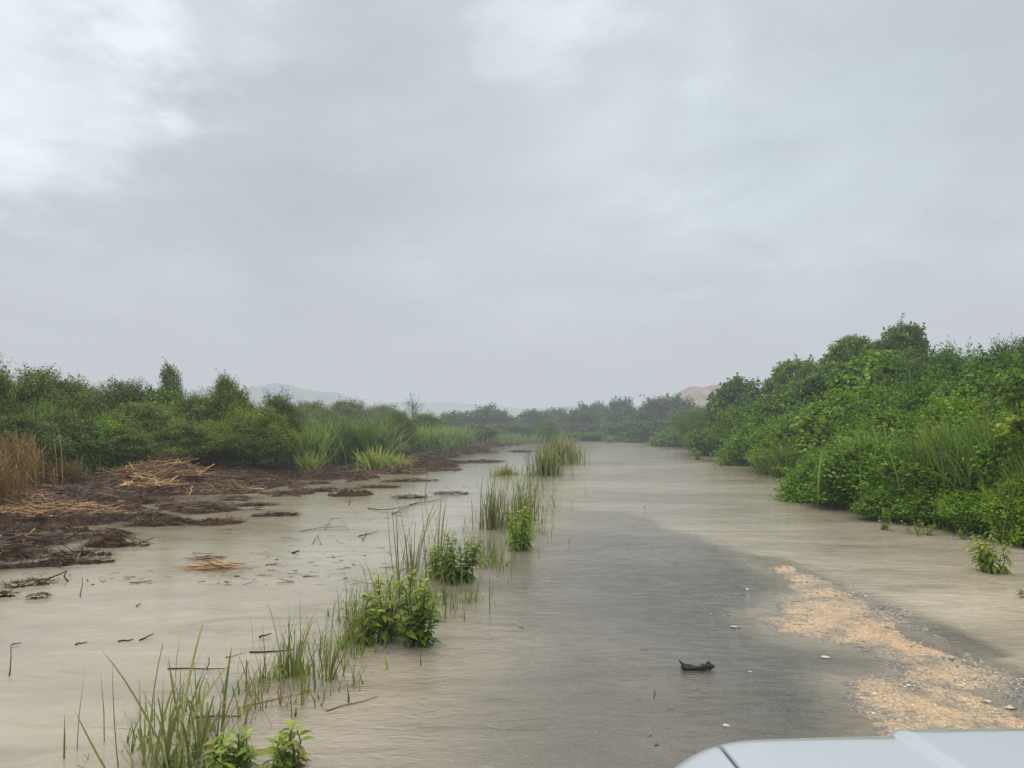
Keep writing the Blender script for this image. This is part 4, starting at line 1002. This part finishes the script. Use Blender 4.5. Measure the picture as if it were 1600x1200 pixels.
stick([(1252, 768, .0), (1268, 757, .25)], .012, 'bare twig leaning at the jutting corner of the hedge', .25)
stick([(1218, 760, .0), (1228, 752, .12)], .010, 'thin bare twig in the water off the jutting corner', .3)
stick([(868, 792, -.02), (861, 786, .16)], .010, 'small bent stalk in the road water beside the flattened reeds', .3)

rg = np.random.default_rng(450); n = 1900
pxr = rg.uniform(-20, 760, n); pyr = 745 + 170 * rg.random(n) ** 1.6; P = np.array([G(a_, b_) for a_, b_ in zip(pxr, pyr)])
cl = vnoise(P[:, 0] * .7, P[:, 1] * .45, 77); ok = (P[:, 0] < ROAD0 + ROADK * P[:, 1] - .1) & (rg.random(n) < sstep(.35, .75, cl)); P = P[ok]; n = len(P)
V, Fc, T = straw_np(rg, np.stack([P[:, 0], P[:, 1], rg.uniform(.002, .012, n)], 1), np.clip(rg.lognormal(-2.7, .7, n), .02, .35), rg.uniform(.004, .014, n), rg.normal(.2, .6, n), rg.normal(0, .07, n), np.clip(rg.normal(.25, .14, n), 0, 1))
pr = np.stack([rg.uniform(-.4, 4.8, 260), 3.5 + 22 * rg.random(260) ** 1.4], 1); pr[:, 0] += ROAD0 + ROADK * pr[:, 1]
keep_ = rg.random(260) < sstep(.4, .8, vnoise(pr[:, 0] * .9, pr[:, 1] * .5, 31)); pr = pr[keep_]; n = len(pr)
V2, F2, T2 = straw_np(rg, np.stack([pr[:, 0], pr[:, 1], rg.uniform(.003, .01, n)], 1), np.clip(rg.lognormal(-3.3, .6, n), .012, .14), rg.uniform(.004, .014, n), rg.normal(.2, .9, n), rg.normal(0, .06, n), np.clip(rg.normal(.35, .2, n), 0, 1))
F2 = F2 + len(V); V = np.concatenate([V, V2]); Fc = np.concatenate([Fc, F2]); T = np.concatenate([T, T2])
tag(link("floating_debris", mesh_np("crumbs_mesh", V, Fc, tint=T), M['straw']), 'scattered crumbs of straw and leaf floating on the ditch water', 'debris', kind="stuff")

# dark driftwood on the road
dx, dy = G(1062, 1047)
b = MB(); rr = random.Random(8)
b.tube([(-.005, .0, .075), (.012, .0, .055), (.03, 0, .035), (.055, .005, .022)], [.004, .008, .013, .02], n=7, jit=.2, rng=rr)
b.tube([(.012, 0, .020), (.03, .002, .022), (.05, .004, .020), (.075, .002, .019), (.1, 0, .017), (.125, -.002, .018), (.15, -.004, .020), (.175, -.002, .023), (.2, 0, .025), (.225, .002, .028), (.245, .002, .028), (.262, .002, .026)], [.012, .022, .025, .022, .020, .021, .022, .026, .025, .025, .017, .006], n=11, jit=.2, rng=rr)
b.tube([(.2, 0, .045), (.215, 0, .058), (.232, 0, .056)], [.012, .01, .004], n=6, jit=.2, rng=rr)
o = link("driftwood", b.mesh("driftwood_mesh", False), M['wood']); o.location = (dx, dy, 0)
tag(o, 'black waterlogged driftwood chunk lying on the flooded road', 'driftwood')

# stones: the countable pale pieces, then the uncounted grit
M['stone'] = tintmat("pale_limestone", [(0, (.10, .09, .08)), (.4, (.30, .26, .20)), (.7, (.55, .46, .34)), (1, (.68, .64, .56))], rough=.5)
def stones(rg, P, s, tint):
    base = np.array([[1, 0, 0], [-1, 0, 0], [0, 1, 0], [0, -1, 0], [0, 0, .6], [0, 0, -.6], [.6, .6, .25], [-.6, .6, .2], [.6, -.6, .2], [-.6, -.6, .25]], float)
    fs = [[4, 0, 6], [4, 6, 2], [4, 2, 7], [4, 7, 1], [4, 1, 9], [4, 9, 3], [4, 3, 8], [4, 8, 0], [5, 6, 0], [5, 2, 6], [5, 7, 2], [5, 1, 7], [5, 9, 1], [5, 3, 9], [5, 8, 3], [5, 0, 8]]
    n = len(P); Vb = base[None] * (1 + rg.normal(0, .18, (n, 10, 1)))
    Vb = Vb * np.stack([s * rg.uniform(.8, 1.5, n), s * rg.uniform(.6, 1.1, n), s * rg.uniform(.4, .8, n)], 1)[:, None]
    a = rg.uniform(0, 6.28, n); c, sn = np.cos(a)[:, None], np.sin(a)[:, None]
    V = np.stack([Vb[..., 0] * c - Vb[..., 1] * sn, Vb[..., 0] * sn + Vb[..., 1] * c, Vb[..., 2]], -1) + P[:, None]
    Fc = (np.array(fs)[None] + (np.arange(n) * 10)[:, None, None]).reshape(-1, 3)
    T = np.ones((n, 10, 4)); T[..., 0] = tint[:, None]
    return V.reshape(-1, 3), Fc, T.reshape(-1, 4)
rg = np.random.default_rng(700)
n = 110000
x = rg.uniform(1.2, 6.0, n); y = rg.uniform(2.0, 11, n); ga, gc = gravel(x, y)
pr = .5 * sstep(-.05, .2, ga) + .8 * sstep(-.1, .12, gc) + .02 * sstep(-.8, 0, np.maximum(ga, gc)) + .012 * (road_u(x, y) > 1.6) * (road_u(x, y) < 5) * vnoise(x * .8, y * .8, 3) ** 2
ok = rg.random(n) < pr; x, y, ga, gc = x[ok], y[ok], ga[ok], gc[ok]
wgt = np.maximum(sstep(-.42, .25, ga), .9 * sstep(-.25, .2, gc)) * sstep(11.8, 8.6, y)
zst = road_z(x, y) * (1 - wgt) + wgt * (.0030 + .008 * fbm(x * 3.4, y * 3.4, 62, 3))
nn = len(x)
V, Fc, T = stones(rg, np.stack([x, y, zst + .002], 1), np.clip(rg.lognormal(-5.0, .5, nn), .0025, .024), np.clip(rg.normal(.42 + .12 * (ga > gc), .22, nn), 0, 1))
tag(link("gravel_stones", mesh_np("stones_mesh", V, Fc, tint=T), M['stone']), 'loose wet gravel stones strewn over the sandy bar and road', 'gravel', kind="stuff")
ST = [(1148, 980, .055, 'flat pale stone alone on the dark wet asphalt'), (1135, 1134, .03, 'small white stone close to the car bonnet on the asphalt'), (1172, 1050, .02, 'tiny white stone beside the driftwood'),
      (1290, 1027, .04, 'pale stone just off the tip of the upper sandy bar'), (1578, 1107, .05, 'large white stone at the photo edge beside the sandy bar'), (1545, 1097, .035, 'white stone next to the large one at the photo edge'),
      (1348, 1092, .03, 'pale stone at the outer tip of the lower sandy bar'), (1168, 921, .03, 'small pale stone on the far part of the asphalt'), (1112, 960, .022, 'tiny pale stone before the flat one on the asphalt')]
for k, (px, py, s, lb) in enumerate(ST):
    x, y = G(px, py); rg = np.random.default_rng(720 + k)
    me = D.meshes.new("stone_mesh"); import bmesh
    bm = bmesh.new(); bmesh.ops.create_icosphere(bm, subdivisions=3, radius=1)
    s = s * .62
    for v in bm.verts:
        q = v.co.copy(); f_ = 1 + .9 * float(fbm(q.x * 1.7 + k, q.y * 1.7 + q.z, k + 5, 3))
        v.co = Vector((q.x * s * f_ * 1.25, q.y * s * f_ * .8, q.z * s * f_ * .38))
    bm.to_mesh(me); bm.free(); me.polygons.foreach_set("use_smooth", [True] * len(me.polygons))
    a = me.attributes.new("tint", "FLOAT_COLOR", "POINT"); a.data.foreach_set("color", [.62 + .05 * (k % 4), 1, 1, 1] * len(me.vertices))
    o = link("stone", me, M['stone']); z0 = float(road_z(x, y)); o.location = (x, y, max(z0 + .01, .002)); o.rotation_euler = (0, 0, rg.uniform(-.4, .4))
    tag(o, lb, "stone", "pale stones on the road")

# ------------------------------------------------------------------ the car whose bonnet shows
def carmats():
    m, nt, out, N, L = newmat("silver_paint")
    tc = N("ShaderNodeTexCoord"); n = N("ShaderNodeTexNoise", Scale=900.0, Detail=1.0); L(tc.outputs["Object"], n.inputs["Vector"])
    # rain beads
    vo = N("ShaderNodeTexVoronoi", Scale=70.0); L(tc.outputs["Object"], vo.inputs["Vector"])
    rb = ramp(nt, vo.outputs[0], [(.0, 1.0), (.22, 0.0)])
    bs = N("ShaderNodeBsdfPrincipled", Metallic=.35, Roughness=.3); bs.inputs["Base Color"].default_value = (.43, .455, .465, 1)
    bs.inputs["Coat Weight"].default_value = .8; bs.inputs["Coat Roughness"].default_value = .06
    b = N("ShaderNodeBump", Strength=.25, Distance=.002); L(rb.outputs[0], b.inputs["Height"]); L(b.outputs[0], bs.inputs["Normal"])
    L(bs.outputs[0], out.inputs[0]); M['paint'] = m
    for nm, c, ro, me in (('black', (.015, .015, .015), .5, 0), ('glass', (.02, .025, .03), .05, 0), ('chrome', (.6, .6, .6), .2, 1), ('rubber', (.02, .02, .02), .8, 0), ('lamp', (.7, .72, .75), .1, 0)):
        m, nt, out, N, L = newmat("car_" + nm)
        tc = N("ShaderNodeTexCoord"); n = N("ShaderNodeTexNoise", Scale=8.0, Detail=3.0); L(tc.outputs["Object"], n.inputs["Vector"])
        rr = ramp(nt, n.outputs[0], [(.3, tuple(v * .8 for v in c)), (.7, c)])
        bs = N("ShaderNodeBsdfPrincipled", Roughness=ro, Metallic=float(me)); L(rr.outputs[0], bs.inputs["Base Color"]); L(bs.outputs[0], out.inputs[0]); M['c' + nm] = m
carmats()
CX = 1.225
car = empty("car", (CX, 0.4, 0.0)); tag(car, 'wet silver car on the road, only its bonnet in view at the bottom edge', 'car')
def yfront(x):   # car-local plan curve of the bonnet's front edge
    return 1.50 - .015 * abs(x / .95) ** 2.2 - .20 * np.clip((abs(x) - .68) / .305, 0, 1) ** 2.4
def ztop(x, y):
    t = np.clip((y - .35) / 1.15, 0, 1)
    z = 1.253 - .075 * t ** 1.6 - .018 * (x / .95) ** 2
    z -= .085 * np.clip((np.abs(x) - .66) / .325, 0, 1) ** 2.2
    z += .014 * sstep(.375, .345, np.abs(x))
    e = np.clip((y - (yfront(x) - .14)) / .14, 0, 1)
    z -= .10 * (1 - np.sqrt(np.clip(1 - e ** 2, 0, 1)))
    return z
def panel(name, x0, x1, nxp, mat, ystart=.35, gap=0.0, drop=.0):
    aa = np.linspace(x0, x1, nxp); tt = np.linspace(0, 1, 70)
    A, T_ = np.meshgrid(aa, tt); Yp = ystart + (yfront(A) - ystart) * T_; Zp = ztop(A, Yp) - drop
    V = np.stack([A, Yp, Zp], -1)
    # skirt turned down at the rim
    i = (np.arange(69)[:, None] * nxp + np.arange(nxp - 1)[None]).reshape(-1)
    Fc = np.stack([i, i + 1, i + nxp + 1, i + nxp], 1)
    o = link(name, mesh_np(name + "_mesh", V.reshape(-1, 3), Fc, smooth=True), mat, car)
    sm = o.modifiers.new("thickness", 'SOLIDIFY'); sm.thickness = .018; sm.offset = -1
    return o
panel("bonnet", -.762, .762, 240, M['paint'])
panel("fender", -.985, -.769, 40, M['paint']); panel("fender", .769, .985, 26, M['paint'])
# lower body as a lofted tub under the panels
def loft(name, secs, mat, parent, closed=True, smooth=True):
    n = len(secs[0]); V = [p for s in secs for p in s]; fs = []
    for i in range(len(secs) - 1):
        for k in range(n if closed else n - 1):
            fs.append([i * n + k, i * n + (k + 1) % n, (i + 1) * n + (k + 1) % n, (i + 1) * n + k])
    fs.append(list(range(n))[::-1]); fs.append([(len(secs) - 1) * n + k for k in range(n)])
    me = D.meshes.new(name + "_mesh"); me.from_pydata(V, [], fs); me.update()
    if smooth: me.polygons.foreach_set("use_smooth", [True] * len(me.polygons))
    return link(name, me, mat, parent)
def sec(y, w, z0, z1, r=.1):
    return [(-w + r, y, z0), (w - r, y, z0), (w, y, z0 + r), (w, y, (z0 + z1) * .5), (w - .015, y, z1 - r), (w - r, y, z1), (-w + r, y, z1), (-w + .015, y, z1 - r), (-w, y, (z0 + z1) * .5), (-w, y, z0 + r)]
loft("body", [sec(1.50, .66, .42, .88), sec(1.40, .82, .34, .98), sec(1.2, .93, .32, 1.03), sec(.8, .975, .3, 1.06), sec(.35, .985, .3, 1.10), sec(-1.2, .985, .3, 1.06), sec(-2.4, .97, .32, 1.06), sec(-2.9, .88, .42, 1.0)], M['paint'], car)
loft("bumper", [sec(1.60, .50, .40, .62, .06), sec(1.55, .74, .36, .66, .06), sec(1.40, .90, .36, .66, .06)], M['cblack'], car)
loft("windscreen", [[(-.80, .42, 1.20), (.80, .42, 1.20), (.82, .36, 1.18), (-.82, .36, 1.18)], [(-.68, -.28, 1.66), (.68, -.28, 1.66), (.68, -.32, 1.63), (-.68, -.32, 1.63)]], M['cglass'], car, smooth=False)
loft("roof", [[(-.66, -.28, 1.62), (.66, -.28, 1.62), (.60, -.30, 1.68), (-.60, -.30, 1.68)], [(-.68, -1.2, 1.64), (.68, -1.2, 1.64), (.62, -1.2, 1.72), (-.62, -1.2, 1.72)], [(-.66, -2.3, 1.60), (.66, -2.3, 1.60), (.6, -2.28, 1.67), (-.6, -2.28, 1.67)]], M['paint'], car)
loft("window", [[(-.9, .3, 1.07), (.9, .3, 1.07), (.67, -.33, 1.61), (-.67, -.33, 1.61)], [(-.92, -2.5, 1.05), (.92, -2.5, 1.05), (.67, -2.25, 1.59), (-.67, -2.25, 1.59)]], M['cglass'], car, smooth=False)
for sx in (-1, 1):
    for sy in (1.0, -1.9):
        b = MB(); prof = [(-.11, .20), (-.11, .33), (-.08, .355), (.08, .355), (.11, .33), (.11, .20)]
        V_, F_ = [], []
        for k in range(32):
            a = 6.2832 * k / 32
            for (xx, rr_) in prof: V_.append((xx, math.cos(a) * rr_, math.sin(a) * rr_))
        for k in range(32):
            for j in range(len(prof)): F_.append([k * 6 + j, k * 6 + (j + 1) % 6, ((k + 1) % 32) * 6 + (j + 1) % 6, ((k + 1) % 32) * 6 + j])
        b.add(V_, F_); w_ = empty("wheel", (sx * .90, sy, .34)); w_.parent = car
        link("tyre", b.mesh("tyre_mesh", True), M['crubber'], w_)
        b = MB(); b.tube([(-.02, 0, 0), (.02, 0, 0)], .06, n=12)
        for k in range(5):
            a = 6.2832 * k / 5; b.tube([(.0, 0, 0), (.0, math.cos(a) * .2, math.sin(a) * .2)], [.03, .022], n=6)
        link("rim", b.mesh("rim_mesh", True), M['cchrome'], w_)
    loft("headlight", [[(sx * .60, 1.50, .80), (sx * .86, 1.36, .80), (sx * .86, 1.36, .93), (sx * .60, 1.50, .93)], [(sx * .60, 1.44, .80), (sx * .88, 1.25, .80), (sx * .88, 1.25, .96), (sx * .60, 1.44, .96)]], M['clamp'], car, smooth=False)
loft("mirror", [[(-1.0, .22, 1.08), (-1.15, .22, 1.08), (-1.15, .22, 1.20), (-1.0, .22, 1.20)], [(-.98, .14, 1.06), (-1.17, .14, 1.06), (-1.17, .14, 1.22), (-.98, .14, 1.22)]], M['paint'], car)

# ------------------------------------------------------------------ rain haze
FOG = (.56, .600, .64)
def haze_box(dens, y0, x1, z0, z1):
    m = D.materials.new("glowing_rain_haze"); m.use_nodes = True; nt = m.node_tree; nt.nodes.clear()
    o_ = nt.nodes.new("ShaderNodeOutputMaterial"); ab = nt.nodes.new("ShaderNodeVolumeAbsorption"); em = nt.nodes.new("ShaderNodeEmission"); ad = nt.nodes.new("ShaderNodeAddShader")
    ab.inputs["Color"].default_value = (0, 0, 0, 1); ab.inputs["Density"].default_value = dens
    em.inputs["Color"].default_value = (*FOG, 1); em.inputs["Strength"].default_value = dens  # haze glows by itself, its emission stands in for scattered skylight
    nt.links.new(ab.outputs[0], ad.inputs[0]); nt.links.new(em.outputs[0], ad.inputs[1]); nt.links.new(ad.outputs[0], o_.inputs["Volume"])
    b = MB(); q = [(-x1, y0, z0), (x1, y0, z0), (x1, 1500, z0), (-x1, 1500, z0), (-x1, y0, z1), (x1, y0, z1), (x1, 1500, z1), (-x1, 1500, z1)]
    b.add(q, [[0, 3, 2, 1], [4, 5, 6, 7], [0, 1, 5, 4], [1, 2, 6, 5], [2, 3, 7, 6], [3, 0, 4, 7]])
    tag(link("haze", b.mesh("haze_mesh"), m), kind="structure")
haze_box(.0015, -400, 1500, -3, 46)
haze_box(.0018, 24, 1480, -2.6, 43)
haze_box(.0020, 40, 1460, -2.3, 40)

# ------------------------------------------------------------------ sky and light
SUN_EL, SUN_AZ = R(52), R(-25)
w = D.worlds.new("World"); scene.world = w; w.use_nodes = True; nt = w.node_tree; nt.nodes.clear()
def WN(t): return nt.nodes.new(t)
out = WN("ShaderNodeOutputWorld"); bg1 = WN("ShaderNodeBackground"); bg2 = WN("ShaderNodeBackground"); mxs = WN("ShaderNodeMixShader")
sky = WN("ShaderNodeTexSky"); sky.sky_type = 'NISHITA'; sky.sun_disc = False; sky.sun_elevation = SUN_EL; sky.sun_rotation = SUN_AZ
bg1.inputs[1].default_value = .08; nt.links.new(sky.outputs[0], bg1.inputs[0])
tc = WN("ShaderNodeTexCoord")
sp = WN("ShaderNodeSeparateXYZ"); nt.links.new(tc.outputs["Generated"], sp.inputs[0])
# cloud deck: look direction projected on a high plane
mz = WN("ShaderNodeMath"); mz.operation = "MAXIMUM"; nt.links.new(sp.outputs[2], mz.inputs[0]); mz.inputs[1].default_value = 0.0
az = WN("ShaderNodeMath"); az.operation = "ADD"; nt.links.new(mz.outputs[0], az.inputs[0]); az.inputs[1].default_value = .22
dv = WN("ShaderNodeVectorMath"); dv.operation = "DIVIDE"; nt.links.new(tc.outputs["Generated"], dv.inputs[0])
cb = WN("ShaderNodeCombineXYZ"); [nt.links.new(az.outputs[0], cb.inputs[k]) for k in range(3)]
nt.links.new(cb.outputs[0], dv.inputs[1])
n1 = WN("ShaderNodeTexNoise"); n1.inputs["Scale"].default_value = 1.6; n1.inputs["Detail"].default_value = 5; n1.inputs["Roughness"].default_value = .5; n1.inputs["Distortion"].default_value = .35
nt.links.new(dv.outputs[0], n1.inputs["Vector"])
n2 = WN("ShaderNodeTexNoise"); n2.inputs["Scale"].default_value = 4.5; n2.inputs["Detail"].default_value = 6; n2.inputs["Roughness"].default_value = .55
nt.links.new(dv.outputs[0], n2.inputs["Vector"])
rc = ramp(nt, n1.outputs[0], [(.28, (.57, .605, .65)), (.48, (.65, .69, .735)), (.64, (.77, .815, .86))])
rc2 = ramp(nt, n2.outputs[0], [(.3, .96), (.7, 1.035)])
mm = WN("ShaderNodeMix"); mm.data_type = 'RGBA'; mm.blend_type = 'MULTIPLY'; mm.inputs[0].default_value = 1
nt.links.new(rc.outputs[0], mm.inputs[6]); nt.links.new(rc2.outputs[0], mm.inputs[7])
cur = mm.outputs[2]
def patch(px, py, width, gain, tintc=(1, 1, 1)):
    """a brighter or darker patch of cloud round a sky direction, broken up by the noise"""
    global cur
    d = ray(px, py); d = d / np.linalg.norm(d)
    dt = WN("ShaderNodeVectorMath"); dt.operation = "DOT_PRODUCT"; nt.links.new(tc.outputs["Generated"], dt.inputs[0]); dt.inputs[1].default_value = tuple(d)
    jl = WN("ShaderNodeMath"); jl.operation = "MULTIPLY_ADD"; nt.links.new(n2.outputs[0], jl.inputs[0]); jl.inputs[1].default_value = .06 * (width / .3); nt.links.new(dt.outputs["Value"], jl.inputs[2])
    c = math.cos(width) + .03 * (width / .3)
    r = ramp(nt, jl.outputs[0], [(0, 0.0), (1, 1.0)])
    mr = WN("ShaderNodeMapRange"); mr.interpolation_type = 'SMOOTHSTEP'; nt.links.new(jl.outputs[0], mr.inputs[0]); mr.inputs[1].default_value = c; mr.inputs[2].default_value = 1 + .03 * (width / .3)
    nt.nodes.remove(r)
    mx = WN("ShaderNodeMix"); mx.data_type = 'RGBA'; mx.blend_type = 'MULTIPLY'; nt.links.new(mr.outputs[0], mx.inputs[0]); nt.links.new(cur, mx.inputs[6])
    mx.inputs[7].default_value = (gain * tintc[0], gain * tintc[1], gain * tintc[2], 1); cur = mx.outputs[2]
patch(10, 50, .20, 1.5); patch(290, -20, .14, 1.2); patch(860, -20, .12, 1.2); patch(860, 290, .30, 1.17); patch(500, 110, .34, .86)
patch(1270, 270, .20, 1.06, (.95, 1.04, 1.02)); patch(1500, 60, .3, .96); patch(250, 330, .3, .95); patch(110, 190, .15, 1.1); patch(650, 430, .3, .94)
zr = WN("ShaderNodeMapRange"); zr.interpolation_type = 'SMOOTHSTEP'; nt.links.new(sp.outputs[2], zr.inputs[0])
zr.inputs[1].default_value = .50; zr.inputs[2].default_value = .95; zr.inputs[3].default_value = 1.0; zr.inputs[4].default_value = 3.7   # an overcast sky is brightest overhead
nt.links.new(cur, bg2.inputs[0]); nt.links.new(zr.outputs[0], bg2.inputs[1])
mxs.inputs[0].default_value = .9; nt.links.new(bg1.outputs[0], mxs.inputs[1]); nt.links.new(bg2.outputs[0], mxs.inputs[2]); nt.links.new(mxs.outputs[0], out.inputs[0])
sd = D.lights.new("sun", 'SUN'); sd.energy = 1.5; sd.angle = R(35); sd.color = (1, .97, .92)
so = D.objects.new("sun", sd); COL.objects.link(so)
dirv = Vector((math.sin(SUN_AZ) * math.cos(SUN_EL) , math.cos(SUN_AZ) * math.cos(SUN_EL), math.sin(SUN_EL)))
so.rotation_euler = dirv.to_track_quat('Z', 'Y').to_euler()

scene.view_settings.view_transform = 'Standard'; scene.view_settings.look = 'None'; scene.view_settings.exposure = 0
scene.render.engine = 'CYCLES'
c = scene.cycles; c.max_bounces = 6; c.diffuse_bounces = 3; c.glossy_bounces = 3; c.transmission_bounces = 4; c.transparent_max_bounces = 8; c.volume_bounces = 0
c.use_denoising = True
